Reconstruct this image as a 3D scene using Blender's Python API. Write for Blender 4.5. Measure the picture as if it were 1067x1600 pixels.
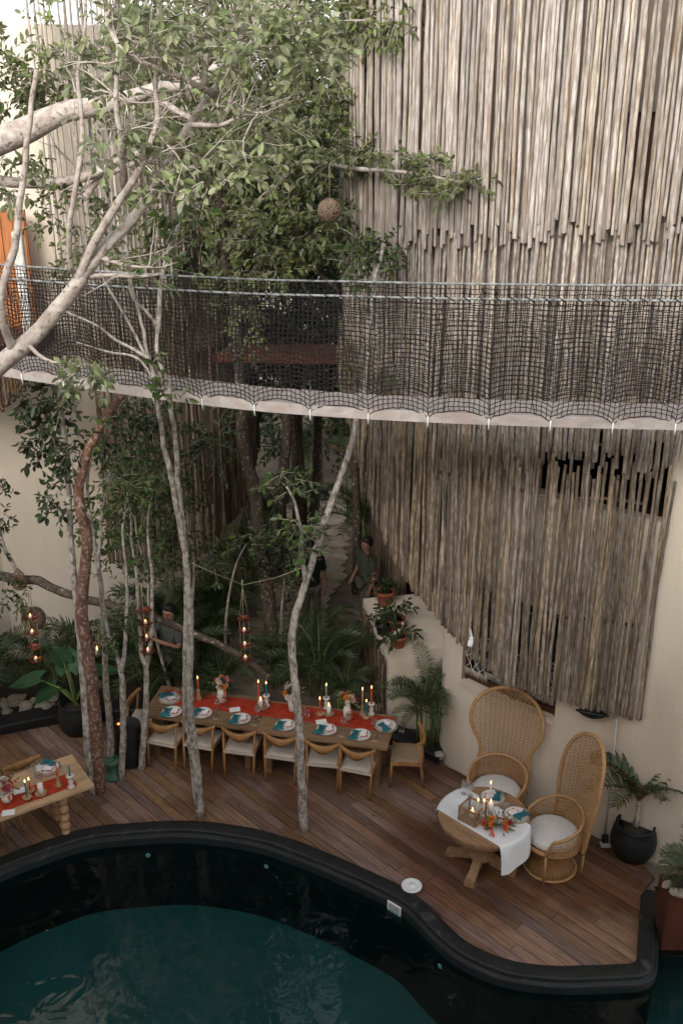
import bpy, bmesh, math, random
import numpy as np
from mathutils import Vector, Matrix, noise as mnoise
from mathutils.geometry import tessellate_polygon
R = math.radians
random.seed(11); np.random.seed(11)
scene = bpy.context.scene
for o in list(bpy.data.objects): bpy.data.objects.remove(o)
C = scene.collection

# ------------------------------------------------------------------ camera, sky, sun, exposure
FOC, PITCH, CAMZ = 1600.0, R(22.7), 9.0
cd = bpy.data.cameras.new('camera'); cam = bpy.data.objects.new('camera', cd); C.objects.link(cam)
cd.sensor_fit = 'VERTICAL'; cd.sensor_height = 36; cd.sensor_width = 24; cd.lens = 36.0
cd.clip_start = 0.05; cd.clip_end = 2000
cam.location = (0, 0, CAMZ); cam.rotation_euler = (R(90) - PITCH, 0, 0)
scene.camera = cam

w = bpy.data.worlds.new('World'); scene.world = w; w.use_nodes = True
wn = w.node_tree.nodes; wl = w.node_tree.links; wn.clear()
sky = wn.new('ShaderNodeTexSky'); sky.sky_type = 'NISHITA'; sky.sun_disc = False
sky.sun_elevation = R(29); sky.sun_rotation = R(200); sky.dust_density = 1.5; sky.air_density = 1.0; sky.ozone_density = 1.0
hs = wn.new('ShaderNodeHueSaturation'); hs.inputs['Saturation'].default_value = 0.22
bg = wn.new('ShaderNodeBackground'); bg.inputs['Strength'].default_value = 0.15
wo = wn.new('ShaderNodeOutputWorld')
wl.new(sky.outputs[0], hs.inputs['Color']); wl.new(hs.outputs[0], bg.inputs['Color']); wl.new(bg.outputs[0], wo.inputs['Surface'])
sd = bpy.data.lights.new('sun', 'SUN'); sd.energy = 1.15; sd.angle = R(24); sd.color = (1, .96, .9)
sun = bpy.data.objects.new('sun', sd); C.objects.link(sun)
# direction to the sun: behind the camera to its left, high
el, az = R(29), R(200)
to_sun = Vector((math.sin(az) * math.cos(el), math.cos(az) * math.cos(el), math.sin(el)))
sun.rotation_euler = to_sun.to_track_quat('Z', 'Y').to_euler(); sun.location = (-4, -6, 20)
scene.view_settings.view_transform = 'Standard'; scene.view_settings.look = 'None'
scene.view_settings.exposure = 1.46; scene.view_settings.gamma = 1.0
scene.render.engine = 'CYCLES'
scene.cycles.max_bounces = 8; scene.cycles.transparent_max_bounces = 24
scene.cycles.diffuse_bounces = 4; scene.cycles.glossy_bounces = 3

# ------------------------------------------------------------------ helpers
def ray(px, py):
    a = (px - 533.5) / FOC; b = (800 - py) / FOC
    return (a, math.cos(PITCH) + b * math.sin(PITCH), -math.sin(PITCH) + b * math.cos(PITCH))
def G(px, py, z=0.0):
    """point at height z"""
    d = ray(px, py); t = (z - CAMZ) / d[2]
    return Vector((d[0] * t, d[1] * t, z))
def A(px, py, y):
    """point at distance y into the court"""
    d = ray(px, py); t = y / d[1]
    return Vector((d[0] * t, y, CAMZ + d[2] * t))

class MB:
    def __init__(s): s.v = []; s.f = []; s.m = []; s.sm = []
    def add(s, vs, fs, M=None, mi=0, smooth=False):
        b = len(s.v)
        for p in vs:
            p = Vector(p)
            s.v.append(tuple(M @ p) if M is not None else tuple(p))
        for f in fs:
            s.f.append(tuple(i + b for i in f)); s.m.append(mi); s.sm.append(smooth)
    def box(s, c, size, rz=0, M=None, bev=0.0, mi=0, rot=None):
        x, y, z = size[0] / 2, size[1] / 2, size[2] / 2
        T = Matrix.Translation(c) @ (rot if rot is not None else Matrix.Rotation(rz, 4, 'Z'))
        if M is not None: T = M @ T
        if bev <= 0:
            vs = [(-x,-y,-z),(x,-y,-z),(x,y,-z),(-x,y,-z),(-x,-y,z),(x,-y,z),(x,y,z),(-x,y,z)]
            fs = [(0,3,2,1),(4,5,6,7),(0,1,5,4),(1,2,6,5),(2,3,7,6),(3,0,4,7)]
            s.add(vs, fs, T, mi); return
        bm = bmesh.new(); bmesh.ops.create_cube(bm, size=1)
        for v in bm.verts: v.co = Vector((v.co.x * size[0], v.co.y * size[1], v.co.z * size[2]))
        bmesh.ops.bevel(bm, geom=bm.edges[:], offset=bev, segments=2, affect='EDGES')
        bm.verts.index_update()
        s.add([v.co.copy() for v in bm.verts], [[v.index for v in f.verts] for f in bm.faces], T, mi); bm.free()
    def tube(s, pts, rad, n=6, cap=True, mi=0, M=None, smooth=True, close=False):
        pts = [Vector(p) for p in pts]; k = len(pts)
        if not hasattr(rad, '__len__'): rad = [rad] * k
        vs = []; up = None
        for i, p in enumerate(pts):
            if close: t = pts[(i + 1) % k] - pts[i - 1]
            else: t = (pts[min(i + 1, k - 1)] - pts[max(i - 1, 0)])
            if t.length < 1e-9: t = Vector((0, 0, 1))
            t.normalize()
            if up is None: up = t.orthogonal().normalized()
            up = up - t * up.dot(t)
            if up.length < 1e-6: up = t.orthogonal()
            up.normalize(); w_ = t.cross(up)
            for j in range(n):
                a = 2 * math.pi * j / n
                vs.append(p + (up * math.cos(a) + w_ * math.sin(a)) * rad[i])
        fs = []
        for i in range(k if close else k - 1):
            for j in range(n):
                a = i * n + j; b = i * n + (j + 1) % n; i2 = (i + 1) % k
                fs.append((a, b, i2 * n + (j + 1) % n, i2 * n + j))
        if cap and not close:
            fs.append(tuple(reversed(range(n)))); fs.append(tuple(range((k - 1) * n, k * n)))
        s.add(vs, fs, M, mi, smooth)
    def lathe(s, prof, n=20, M=None, mi=0, smooth=True, c=(0, 0, 0), wob=0):
        vs = []; fs = []; k = len(prof)
        for r, z in prof:
            for j in range(n):
                a = 2 * math.pi * j / n
                q = 1 + wob * math.sin(3 * a + z * 9)
                vs.append((c[0] + r * q * math.cos(a), c[1] + r * q * math.sin(a), c[2] + z))
        for i in range(k - 1):
            for j in range(n):
                fs.append((i * n + j, i * n + (j + 1) % n, (i + 1) * n + (j + 1) % n, (i + 1) * n + j))
        if prof[0][0] > 1e-4: fs.append(tuple(reversed(range(n))))
        if prof[-1][0] > 1e-4: fs.append(tuple(range((k - 1) * n, k * n)))
        s.add(vs, fs, M, mi, smooth)
    def ball(s, c, r, nu=10, nv=7, sq=(1, 1, 1), M=None, mi=0, rot=None):
        vs = []; fs = []
        for i in range(nv + 1):
            t = math.pi * i / nv
            for j in range(nu):
                a = 2 * math.pi * j / nu
                p = Vector((r * sq[0] * math.sin(t) * math.cos(a), r * sq[1] * math.sin(t) * math.sin(a), -r * sq[2] * math.cos(t)))
                if rot is not None: p = rot @ p
                vs.append(p + Vector(c))
        for i in range(nv):
            for j in range(nu):
                fs.append((i * nu + j, i * nu + (j + 1) % nu, (i + 1) * nu + (j + 1) % nu, (i + 1) * nu + j))
        s.add(vs, fs, M, mi, True)
    def grid(s, rows, mi=0, smooth=True, M=None, closed=False):
        """rows: list of equal-length lists of points"""
        k = len(rows[0]); vs = [p for r in rows for p in r]; fs = []
        for i in range(len(rows) - 1):
            for j in range(k if closed else k - 1):
                j2 = (j + 1) % k
                fs.append((i * k + j, i * k + j2, (i + 1) * k + j2, (i + 1) * k + j))
        s.add(vs, fs, M, mi, smooth)
    def prism(s, poly, z0, z1, mi=0, M=None):
        """closed polygon (xy, counter-clockwise) between two heights"""
        n = len(poly)
        vs = [(p[0], p[1], z0) for p in poly] + [(p[0], p[1], z1) for p in poly]
        fs = [tuple(range(n, 2 * n)), tuple(reversed(range(n)))]
        for i in range(n):
            j = (i + 1) % n; fs.append((i, j, n + j, n + i))
        s.add(vs, fs, M, mi)
    def data(s, name, mats):
        me = bpy.data.meshes.new(name)
        me.from_pydata(s.v, [], s.f)
        if not isinstance(mats, (list, tuple)): mats = [mats]
        for m in mats: me.materials.append(m)
        me.polygons.foreach_set('material_index', s.m)
        me.polygons.foreach_set('use_smooth', s.sm)
        me.update(); return me
    def build(s, name, mats, parent=None, world=False, loc=None, rz=0):
        if world and parent is not None:
            o = parent.location; rzz = parent.rotation_euler.z
            c_, s_ = math.cos(-rzz), math.sin(-rzz)
            nv = []
            for p in s.v:
                x, y, z = p[0] - o.x, p[1] - o.y, p[2] - o.z
                nv.append((x * c_ - y * s_, x * s_ + y * c_, z))
            s.v = nv
        ob = bpy.data.objects.new(name, s.data(name, mats)); C.objects.link(ob)
        if parent is not None: ob.parent = parent
        if loc is not None: ob.location = loc
        if rz: ob.rotation_euler.z = rz
        return ob

def tag(o, label=None, cat=None, group=None, kind=None):
    if label: o['label'] = label
    if cat: o['category'] = cat
    if group: o['group'] = group
    if kind: o['kind'] = kind
    return o
def thing(name, label, cat, loc=(0, 0, 0), rz=0, group=None):
    o = bpy.data.objects.new(name, None); C.objects.link(o); o.empty_display_size = .1
    o.location = loc; o.rotation_euler = (0, 0, rz)
    return tag(o, label, cat, group)
def inst(me, name, parent=None, loc=(0, 0, 0), rot=(0, 0, 0), scale=(1, 1, 1)):
    o = bpy.data.objects.new(name, me); C.objects.link(o); o.parent = parent
    o.location = loc; o.rotation_euler = rot; o.scale = scale
    return o
def copy_tree(o, parent=None):
    c = o.copy(); C.objects.link(c); c.parent = parent
    for ch in list(o.children): copy_tree(ch, c)
    return c
def struct(o): o['kind'] = 'structure'; return o
def catmull(pts, n=8, closed=False):
    pts = [Vector(p) for p in pts]; out = []; k = len(pts)
    for i in range(k if closed else k - 1):
        if closed: p0, p1, p2, p3 = pts[i - 1], pts[i], pts[(i + 1) % k], pts[(i + 2) % k]
        else:
            p1, p2 = pts[i], pts[i + 1]
            p0 = pts[i - 1] if i > 0 else p1 * 2 - p2
            p3 = pts[i + 2] if i + 2 < k else p2 * 2 - p1
        for j in range(n):
            t = j / n
            out.append(.5 * ((2 * p1) + (p2 - p0) * t + (2 * p0 - 5 * p1 + 4 * p2 - p3) * t * t + (3 * p1 - p0 - 3 * p2 + p3) * t ** 3))
    if not closed: out.append(pts[-1])
    return out
def interp(x, xs, ys):
    return float(np.interp(x, xs, ys))
U = random.uniform

# ------------------------------------------------------------------ materials
def mat(name, c1, c2=None, scale=8, stretch=(1, 1, 1), rough=.7, rnd=.0, hue=.0, bump=0.0, detail=5, lo=.35, hi=.65,
        spec=.3, metal=0, trans=0, sheen=0, coords='Object', island=False, bscale=None, c3=None, s3=3, lo3=.55, hi3=.7):
    m = bpy.data.materials.new(name); m.use_nodes = True
    nt = m.node_tree; N = nt.nodes; L = nt.links; bs = N['Principled BSDF']
    bs.inputs['Roughness'].default_value = rough; bs.inputs['Specular IOR Level'].default_value = spec
    bs.inputs['Metallic'].default_value = metal
    if sheen: bs.inputs['Sheen Weight'].default_value = sheen
    tc = N.new('ShaderNodeTexCoord'); mp = N.new('ShaderNodeMapping'); mp.inputs['Scale'].default_value = stretch
    oi = N.new('ShaderNodeObjectInfo')
    L.new(tc.outputs[coords], mp.inputs['Vector'])
    addv = N.new('ShaderNodeVectorMath'); addv.operation = 'ADD'
    comb = N.new('ShaderNodeVectorMath'); comb.operation = 'SCALE'; comb.inputs[0].default_value = (13, 7, 29)
    L.new(oi.outputs['Random'], comb.inputs['Scale'])
    L.new(mp.outputs[0], addv.inputs[0]); L.new(comb.outputs[0], addv.inputs[1])
    nz = N.new('ShaderNodeTexNoise'); nz.inputs['Scale'].default_value = scale; nz.inputs['Detail'].default_value = detail
    nz.inputs['Roughness'].default_value = .6
    L.new(addv.outputs[0], nz.inputs['Vector'])
    cr = N.new('ShaderNodeValToRGB'); cr.color_ramp.elements[0].position = lo; cr.color_ramp.elements[1].position = hi
    c2 = c2 or tuple(x * .75 for x in c1)
    cr.color_ramp.elements[0].color = (*c2, 1); cr.color_ramp.elements[1].color = (*c1, 1)
    L.new(nz.outputs['Fac'], cr.inputs['Fac']); out = cr.outputs['Color']
    if c3:
        n3 = N.new('ShaderNodeTexNoise'); n3.inputs['Scale'].default_value = s3; n3.inputs['Detail'].default_value = 4
        L.new(addv.outputs[0], n3.inputs['Vector'])
        r3 = N.new('ShaderNodeMapRange'); r3.inputs['From Min'].default_value = lo3; r3.inputs['From Max'].default_value = hi3
        L.new(n3.outputs['Fac'], r3.inputs['Value'])
        mx = N.new('ShaderNodeMix'); mx.data_type = 'RGBA'; mx.inputs[7].default_value = (*c3, 1)
        L.new(r3.outputs[0], mx.inputs[0]); L.new(out, mx.inputs[6]); out = mx.outputs[2]
    if rnd or hue:
        h = N.new('ShaderNodeHueSaturation')
        src = oi.outputs['Random']
        if island:
            ge = N.new('ShaderNodeNewGeometry'); src = ge.outputs['Random Per Island']
        mr = N.new('ShaderNodeMapRange'); mr.inputs['To Min'].default_value = 1 - rnd; mr.inputs['To Max'].default_value = 1 + rnd
        L.new(src, mr.inputs['Value']); L.new(mr.outputs[0], h.inputs['Value'])
        if hue:
            mu = N.new('ShaderNodeMath'); mu.operation = 'MULTIPLY'; mu.inputs[1].default_value = 7.31
            fr = N.new('ShaderNodeMath'); fr.operation = 'FRACT'
            m2 = N.new('ShaderNodeMapRange'); m2.inputs['To Min'].default_value = .5 - hue; m2.inputs['To Max'].default_value = .5 + hue
            L.new(src, mu.inputs[0]); L.new(mu.outputs[0], fr.inputs[0]); L.new(fr.outputs[0], m2.inputs['Value']); L.new(m2.outputs[0], h.inputs['Hue'])
            m4 = N.new('ShaderNodeMapRange'); m4.inputs['To Min'].default_value = .72; m4.inputs['To Max'].default_value = 1.2
            L.new(fr.outputs[0], m4.inputs['Value']); L.new(m4.outputs[0], h.inputs['Saturation'])
        L.new(out, h.inputs['Color']); out = h.outputs['Color']
    L.new(out, bs.inputs['Base Color'])
    if bump:
        bp = N.new('ShaderNodeBump'); bp.inputs['Strength'].default_value = 1; bp.inputs['Distance'].default_value = bump
        src = nz.outputs['Fac']
        if bscale:
            nb = N.new('ShaderNodeTexNoise'); nb.inputs['Scale'].default_value = bscale; nb.inputs['Detail'].default_value = 6
            L.new(addv.outputs[0], nb.inputs['Vector']); src = nb.outputs['Fac']
        L.new(src, bp.inputs['Height']); L.new(bp.outputs[0], bs.inputs['Normal'])
    if trans:
        tr = N.new('ShaderNodeBsdfTranslucent'); mxs = N.new('ShaderNodeMixShader'); mxs.inputs[0].default_value = trans
        L.new(out, tr.inputs['Color']); L.new(bs.outputs[0], mxs.inputs[1]); L.new(tr.outputs[0], mxs.inputs[2])
        L.new(mxs.outputs[0], N['Material Output'].inputs['Surface'])
    return m
def emit(name, col, s):
    m = bpy.data.materials.new(name); m.use_nodes = True; bs = m.node_tree.nodes['Principled BSDF']
    bs.inputs['Base Color'].default_value = (*col, 1); bs.inputs['Emission Color'].default_value = (*col, 1); bs.inputs['Emission Strength'].default_value = s
    return m
def glassy(name, tint=(.95, .97, .97), gl=.25, rough=.03):
    m = bpy.data.materials.new(name); m.use_nodes = True; N = m.node_tree.nodes; L = m.node_tree.links
    N.remove(N['Principled BSDF'])
    t = N.new('ShaderNodeBsdfTransparent'); t.inputs[0].default_value = (*tint, 1)
    g = N.new('ShaderNodeBsdfGlossy'); g.inputs['Roughness'].default_value = rough; g.inputs[0].default_value = (1, 1, 1, 1)
    lw = N.new('ShaderNodeLayerWeight'); lw.inputs[0].default_value = gl
    x = N.new('ShaderNodeMixShader'); L.new(lw.outputs['Facing'], x.inputs[0]); L.new(t.outputs[0], x.inputs[1]); L.new(g.outputs[0], x.inputs[2])
    L.new(x.outputs[0], N['Material Output'].inputs['Surface']); return m

M = {}
M['pole'] = mat('weathered_pole', (.44, .385, .33), (.20, .16, .125), scale=7, stretch=(5, 5, 4), rough=.9, rnd=.30, hue=.006, bump=.003, c3=(.20, .145, .105), s3=1.6, lo3=.56, hi3=.70)
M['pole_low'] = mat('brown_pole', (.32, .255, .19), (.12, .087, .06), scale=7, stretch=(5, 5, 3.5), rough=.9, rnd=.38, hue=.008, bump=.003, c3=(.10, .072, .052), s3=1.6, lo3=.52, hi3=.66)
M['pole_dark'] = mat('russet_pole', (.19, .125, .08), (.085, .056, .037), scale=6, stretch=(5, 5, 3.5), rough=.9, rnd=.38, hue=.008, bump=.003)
M['plank'] = mat('deck_plank', (.27, .158, .104), (.15, .084, .054), scale=3, stretch=(1.2, 22, 8), rough=.6, rnd=.32, hue=.010, bump=.002, c3=(.055, .034, .025), s3=1.6, lo3=.52, hi3=.8, spec=.35)
def damp_boards(m):
    """damp patches across the boards: darker, redder, glossier"""
    N = m.node_tree.nodes; L = m.node_tree.links; bs = N['Principled BSDF']
    ge = N.new('ShaderNodeNewGeometry'); nz = N.new('ShaderNodeTexNoise'); nz.inputs['Scale'].default_value = .42; nz.inputs['Detail'].default_value = 4; nz.inputs['Distortion'].default_value = .5
    ad = N.new('ShaderNodeVectorMath'); ad.operation = 'ADD'; ad.inputs[1].default_value = (3.4, 1.2, 0)
    L.new(ge.outputs['Position'], ad.inputs[0]); L.new(ad.outputs[0], nz.inputs['Vector'])
    mr = N.new('ShaderNodeMapRange'); mr.inputs['From Min'].default_value = .46; mr.inputs['From Max'].default_value = .56; L.new(nz.outputs['Fac'], mr.inputs['Value'])
    src = bs.inputs['Base Color'].links[0].from_socket
    mx = N.new('ShaderNodeMix'); mx.data_type = 'RGBA'; mx.blend_type = 'MULTIPLY'; mx.inputs[7].default_value = (.62, .50, .44, 1)
    L.new(mr.outputs[0], mx.inputs[0]); L.new(src, mx.inputs[6]); L.new(mx.outputs[2], bs.inputs['Base Color'])
    m2 = N.new('ShaderNodeMapRange'); m2.inputs['To Min'].default_value = .68; m2.inputs['To Max'].default_value = .36; L.new(mr.outputs[0], m2.inputs['Value']); L.new(m2.outputs[0], bs.inputs['Roughness'])
damp_boards(M['plank'])
M['stucco'] = mat('stucco', (.70, .615, .50), (.62, .54, .435), scale=1.1, rough=.92, bump=.006, bscale=38, c3=(.44, .34, .25), s3=.8, lo3=.51, hi3=.8, stretch=(1, 1, .3))
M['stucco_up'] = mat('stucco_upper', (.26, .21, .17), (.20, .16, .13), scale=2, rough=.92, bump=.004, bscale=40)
M['black_cement'] = mat('black_cement', (.017, .018, .018), (.010, .011, .011), scale=4, rough=.5, bump=.008, bscale=13, c3=(.07, .07, .066), s3=6, lo3=.62, hi3=.78, spec=.35)
M['pool_wall'] = mat('pool_wall', (.012, .02, .02), (.008, .013, .013), scale=3, rough=.6)
M['pool_floor'] = mat('pool_floor', (.046, .108, .104), (.033, .082, .080), scale=.9, rough=.8)
M['soil'] = mat('soil', (.05, .04, .03), (.03, .025, .018), scale=9, rough=.95, bump=.03)
M['ground'] = mat('ground', (.19, .15, .11), (.11, .088, .064), scale=3, rough=.95, bump=.03)
M['flag'] = mat('flagstone', (.44, .36, .27), (.30, .245, .185), scale=4, rough=.9, rnd=.2, bump=.01)
M['stone'] = mat('pale_stone', (.50, .45, .38), (.27, .23, .18), scale=4, rough=.9, rnd=.15, bump=.02)
M['chairwood'] = mat('chair_wood', (.36, .185, .07), (.24, .115, .042), scale=4, stretch=(3, 3, 1), rough=.45, rnd=.12, bump=.001)
M['tablewood'] = mat('table_wood', (.27, .165, .09), (.165, .095, .05), scale=3, stretch=(1, 14, 6), rough=.5, rnd=.14, bump=.002)
M['palewood'] = mat('pale_table_wood', (.50, .33, .19), (.37, .235, .13), scale=3, stretch=(1, 14, 6), rough=.5, rnd=.12, bump=.002)
M['oldwood'] = mat('old_round_wood', (.35, .21, .115), (.22, .125, .065), scale=3, stretch=(1.2, 12, 4), rough=.6, rnd=.1, bump=.003)
M['rattan'] = mat('rattan', (.47, .275, .125), (.32, .17, .07), scale=30, rough=.5, rnd=.05, bump=.001)
M['cord'] = mat('woven_cord_seat', (.60, .53, .45), (.44, .375, .31), scale=26, stretch=(8, 1, 1), rough=.9, bump=.004)
M['cordtan'] = mat('woven_tan_seat', (.36, .26, .165), (.25, .17, .10), scale=26, stretch=(8, 1, 1), rough=.9, bump=.004)
M['white_cloth'] = mat('white_linen', (.74, .74, .73), (.66, .66, .66), scale=5, rough=.95, sheen=.2, bump=.006)
M['cushion'] = mat('cushion_linen', (.66, .63, .59), (.58, .55, .51), scale=30, rough=.95, bump=.003)
M['red_cloth'] = mat('rust_gauze', (.42, .048, .016), (.29, .026, .010), scale=14, rough=.95, bump=.012)
M['orange_cloth'] = mat('orange_paper', (.62, .10, .035), (.5, .07, .025), scale=9, rough=.8)
M['teal_cloth'] = mat('teal_gauze', (.028, .16, .18), (.016, .10, .12), scale=18, rough=.95, bump=.01)
M['paper'] = mat('white_card', (.78, .77, .75), (.72, .71, .69), scale=5, rough=.8)
M['ceramic'] = mat('stoneware', (.72, .69, .64), (.62, .58, .53), scale=6, rough=.3, spec=.5)
M['charger'] = mat('plate_rim', (.40, .30, .22), (.30, .22, .16), scale=8, rough=.4)
M['metal'] = mat('cutlery_metal', (.72, .70, .67), (.6, .58, .55), scale=6, rough=.22, metal=1)
M['black_metal'] = mat('black_metal', (.02, .02, .02), (.012, .012, .012), scale=10, rough=.45)
M['grey_metal'] = mat('grey_conduit', (.42, .42, .41), (.33, .33, .32), scale=6, rough=.45)
M['white_plastic'] = mat('white_plastic', (.78, .78, .77), (.7, .7, .69), scale=6, rough=.4)
M['candle_o'] = mat('orange_wax', (.70, .10, .02), (.6, .08, .016), scale=6, rough=.45)
M['candle_t'] = mat('teal_wax', (.03, .23, .27), (.025, .18, .21), scale=6, rough=.45)
M['candle_g'] = mat('sage_wax', (.36, .33, .24), (.3, .28, .2), scale=6, rough=.45)
M['candle_tan'] = mat('tan_wax', (.50, .28, .13), (.42, .23, .1), scale=6, rough=.45)
M['candle_w'] = mat('white_wax', (.80, .77, .71), (.74, .7, .64), scale=6, rough=.5)
M['turned'] = mat('turned_wood', (.46, .28, .15), (.33, .19, .10), scale=8, rough=.5)
M['whitewood'] = mat('whitewashed_wood', (.66, .63, .58), (.50, .46, .41), scale=14, rough=.7)
M['copper'] = mat('copper_glass', (.36, .12, .07), (.20, .055, .03), scale=9, rough=.25, metal=.75)
M['string'] = mat('twine', (.45, .36, .25), (.34, .27, .18), scale=40, rough=.95)
M['rope'] = mat('pale_rope', (.32, .33, .32), (.08, .085, .085), scale=22, stretch=(1, 1, 1), rough=.8)
M['net'] = mat('black_net_cord', (.022, .018, .019), (.014, .012, .012), scale=20, rough=.8)
M['bridge_wood'] = mat('grey_bridge_wood', (.47, .43, .40), (.32, .28, .255), scale=3, stretch=(2, 12, 6), rough=.85, rnd=.1, bump=.003, c3=(.36, .27, .235), s3=1.5, lo3=.45, hi3=.75)
M['terracotta'] = mat('terracotta', (.34, .105, .05), (.25, .075, .035), scale=7, rough=.8, bump=.002)
M['clay_floor'] = mat('red_clay_floor', (.16, .06, .035), (.10, .038, .024), scale=4, rough=.85)
M['black_pot'] = mat('black_pot', (.020, .021, .022), (.012, .013, .013), scale=6, rough=.55, bump=.004, bscale=30)
M['green_plastic'] = mat('green_bucket', (.07, .15, .10), (.05, .11, .075), scale=5, rough=.5)
M['rust'] = mat('rusted_steel', (.11, .03, .016), (.055, .016, .009), scale=3, rough=.8, bump=.003, stretch=(1, 1, .4))
M['window_wood'] = mat('dark_red_frame', (.085, .034, .018), (.055, .022, .012), scale=6, stretch=(1, 1, 6), rough=.45)
M['door_wood'] = mat('orange_door', (.40, .15, .05), (.28, .10, .032), scale=3, stretch=(8, 8, .6), rough=.5)
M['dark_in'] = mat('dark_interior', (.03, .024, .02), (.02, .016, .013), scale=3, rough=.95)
M['orange_lit'] = mat('painted_interior_light', (.55, .13, .03), (.38, .08, .02), scale=5, stretch=(8, 8, .5), rough=.9)
M['glass'] = glassy('window_glass', (.55, .56, .54), .35)
M['clear'] = glassy('clear_glass', (.93, .95, .95), .3)
M['macrame'] = mat('macrame', (.68, .63, .56), (.56, .51, .45), scale=20, rough=.95)
M['flame'] = emit('flame', (1.0, .42, .10), 5.0)
M['wick'] = M['black_metal']
BARK = dict(rough=.9, bump=.012, bscale=26)
M['bark_pale'] = mat('pale_bark', (.50, .45, .40), (.30, .24, .20), scale=9, stretch=(1, 1, 1), c3=(.17, .125, .10), s3=22, lo3=.56, hi3=.68, **BARK)
M['bark_mottle'] = mat('mottled_bark', (.47, .43, .38), (.15, .115, .088), scale=16, stretch=(1, 1, .6), lo=.36, hi=.66, c3=(.50, .47, .43), s3=26, lo3=.52, hi3=.68, **BARK)
M['bark_dark'] = mat('dark_bark', (.13, .095, .07), (.055, .04, .03), scale=18, stretch=(1, 1, .6), c3=(.42, .39, .35), s3=26, lo3=.60, hi3=.68, **BARK)
M['bark_red'] = mat('red_peeling_bark', (.19, .095, .06), (.10, .05, .033), scale=12, stretch=(1, 1, .7), c3=(.33, .25, .205), s3=30, lo3=.50, hi3=.66, **BARK)
M['twig'] = mat('twig_bark', (.42, .37, .32), (.24, .195, .16), scale=10, rough=.9)
def leafmat(name, c, c2, tr=.35, rnd=.42, hue=.028, rough=.4):
    return mat(name, c, c2, scale=1.2, rough=rough, rnd=rnd, hue=hue, trans=tr, island=True, spec=.35)
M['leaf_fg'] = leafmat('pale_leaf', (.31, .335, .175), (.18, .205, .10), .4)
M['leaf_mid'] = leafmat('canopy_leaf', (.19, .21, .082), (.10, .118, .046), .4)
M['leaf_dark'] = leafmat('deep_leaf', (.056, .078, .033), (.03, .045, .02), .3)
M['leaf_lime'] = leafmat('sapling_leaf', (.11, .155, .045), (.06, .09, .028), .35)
M['palm'] = leafmat('palm_leaf', (.055, .08, .03), (.028, .045, .017), .25, hue=.015, rough=.42)
M['palm_dry'] = leafmat('palm_leaf_olive', (.085, .105, .045), (.045, .058, .025), .25)
M['aroid'] = mat('elephant_ear_leaf', (.045, .11, .045), (.028, .072, .03), scale=2, rough=.4, trans=.2, rnd=.15)
M['stalk'] = mat('green_stalk', (.16, .22, .06), (.11, .15, .045), scale=5, rough=.5)
M['stalk_red'] = mat('red_palm_stalk', (.26, .085, .04), (.15, .05, .025), scale=8, rough=.55)
M['woven'] = mat('woven_vine', (.26, .18, .125), (.15, .10, .07), scale=12, rough=.85)
# ================================================================== SETTING
# ---- pool curb: its deck-side edge, traced left to right, then round the corner and back
curb_px = [(-260, 1470), (-120, 1402), (0, 1345), (60, 1322), (130, 1300), (200, 1291), (300, 1287), (400, 1300), (480, 1325), (560, 1358),
           (620, 1386), (660, 1412), (700, 1452), (740, 1483), (800, 1506), (870, 1514), (940, 1513)]
curb_out = catmull([G(*p).xy.to_3d() for p in curb_px], 6)
corner = G(994, 1511).xy.to_3d(); legtop = G(1001, 1402).xy.to_3d()
legdir = (legtop - corner).normalized()
arc = []
for i in range(1, 7):                                   # small fillet in the corner
    t = i / 6
    p0 = corner + Vector((-.1, 0.0, 0)); p1 = corner; p2 = corner + legdir * .1
    arc.append((1 - t) ** 2 * p0 + 2 * t * (1 - t) * p1 + t * t * p2)
curb_out = curb_out + arc + [corner + legdir * .4, corner + legdir * .75, legtop]
def nrm(path, i):
    t = path[min(i + 1, len(path) - 1)] - path[max(i - 1, 0)]; t.normalize()
    return Vector((t.y, -t.x, 0))                       # to the right of travel = pool side
nor = [nrm(curb_out, i) for i in range(len(curb_out))]
CW = .226
WATER = -.13
prof = [(-.01, -.12), (-.006, .044), (-.004, .050), (.004, .052), (.08, .053), (.150, .050), (.166, .047), (.174, .040), (.178, .030), (.180, -.004), (.182, -.010), (.188, -.014), (.214, -.018), (.222, -.022), (.226, -.032), (.228, -.30)]
mb = MB(); rows = []
for p, n in zip(curb_out, nor):
    rows.append([p + n * a + Vector((0, 0, b + (mnoise.noise(p * 3 + Vector((a * 9, 0, 0))) * .012 if b > -.1 else 0))) for a, b in prof])
mb.grid(rows)
# rounded end of the short leg
e = curb_out[-1]; n = nor[-1]; t = Vector((-n.y, n.x, 0)); mid = e + n * (CW / 2); rr = []
for i in range(13):
    a = math.pi * i / 12
    rr.append([mid + (-n * math.cos(a) + t * math.sin(a) * 1.0) * (CW / 2 - .0) * s + Vector((0, 0, z)) for s, z in ((1.0, -.3), (1.0, .035), (.97, .048), (.9, .052), (.5, .053), (.02, .053))])
mb.grid(rr)
curb = struct(mb.build('pool_curb', M['black_cement']))
inner = [p + n * .226 for p, n in zip(curb_out, nor)]
pool_poly = [Vector((q.x, q.y, 0)) for q in inner]
tail = [inner[-1] + Vector((.02, .30, 0)), Vector((7.0, inner[-1].y + .30, 0)), Vector((7.0, 3.2, 0)), Vector((-8.0, 3.2, 0)), Vector((-8.0, inner[0].y - .35, 0))]
pool_poly += tail
def flat(name, polys, z, m):
    tris = tessellate_polygon(polys); pts = [p for q in polys for p in q]
    b = MB(); fs = []
    for t_ in tris:
        a_, b_, c_ = (pts[i] for i in t_)
        s_ = (b_ - a_).cross(c_ - a_).z
        fs.append(t_ if s_ > 0 else tuple(reversed(t_)))
    b.add([(p.x, p.y, z) for p in pts], fs)
    return b.build(name, m)
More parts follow.
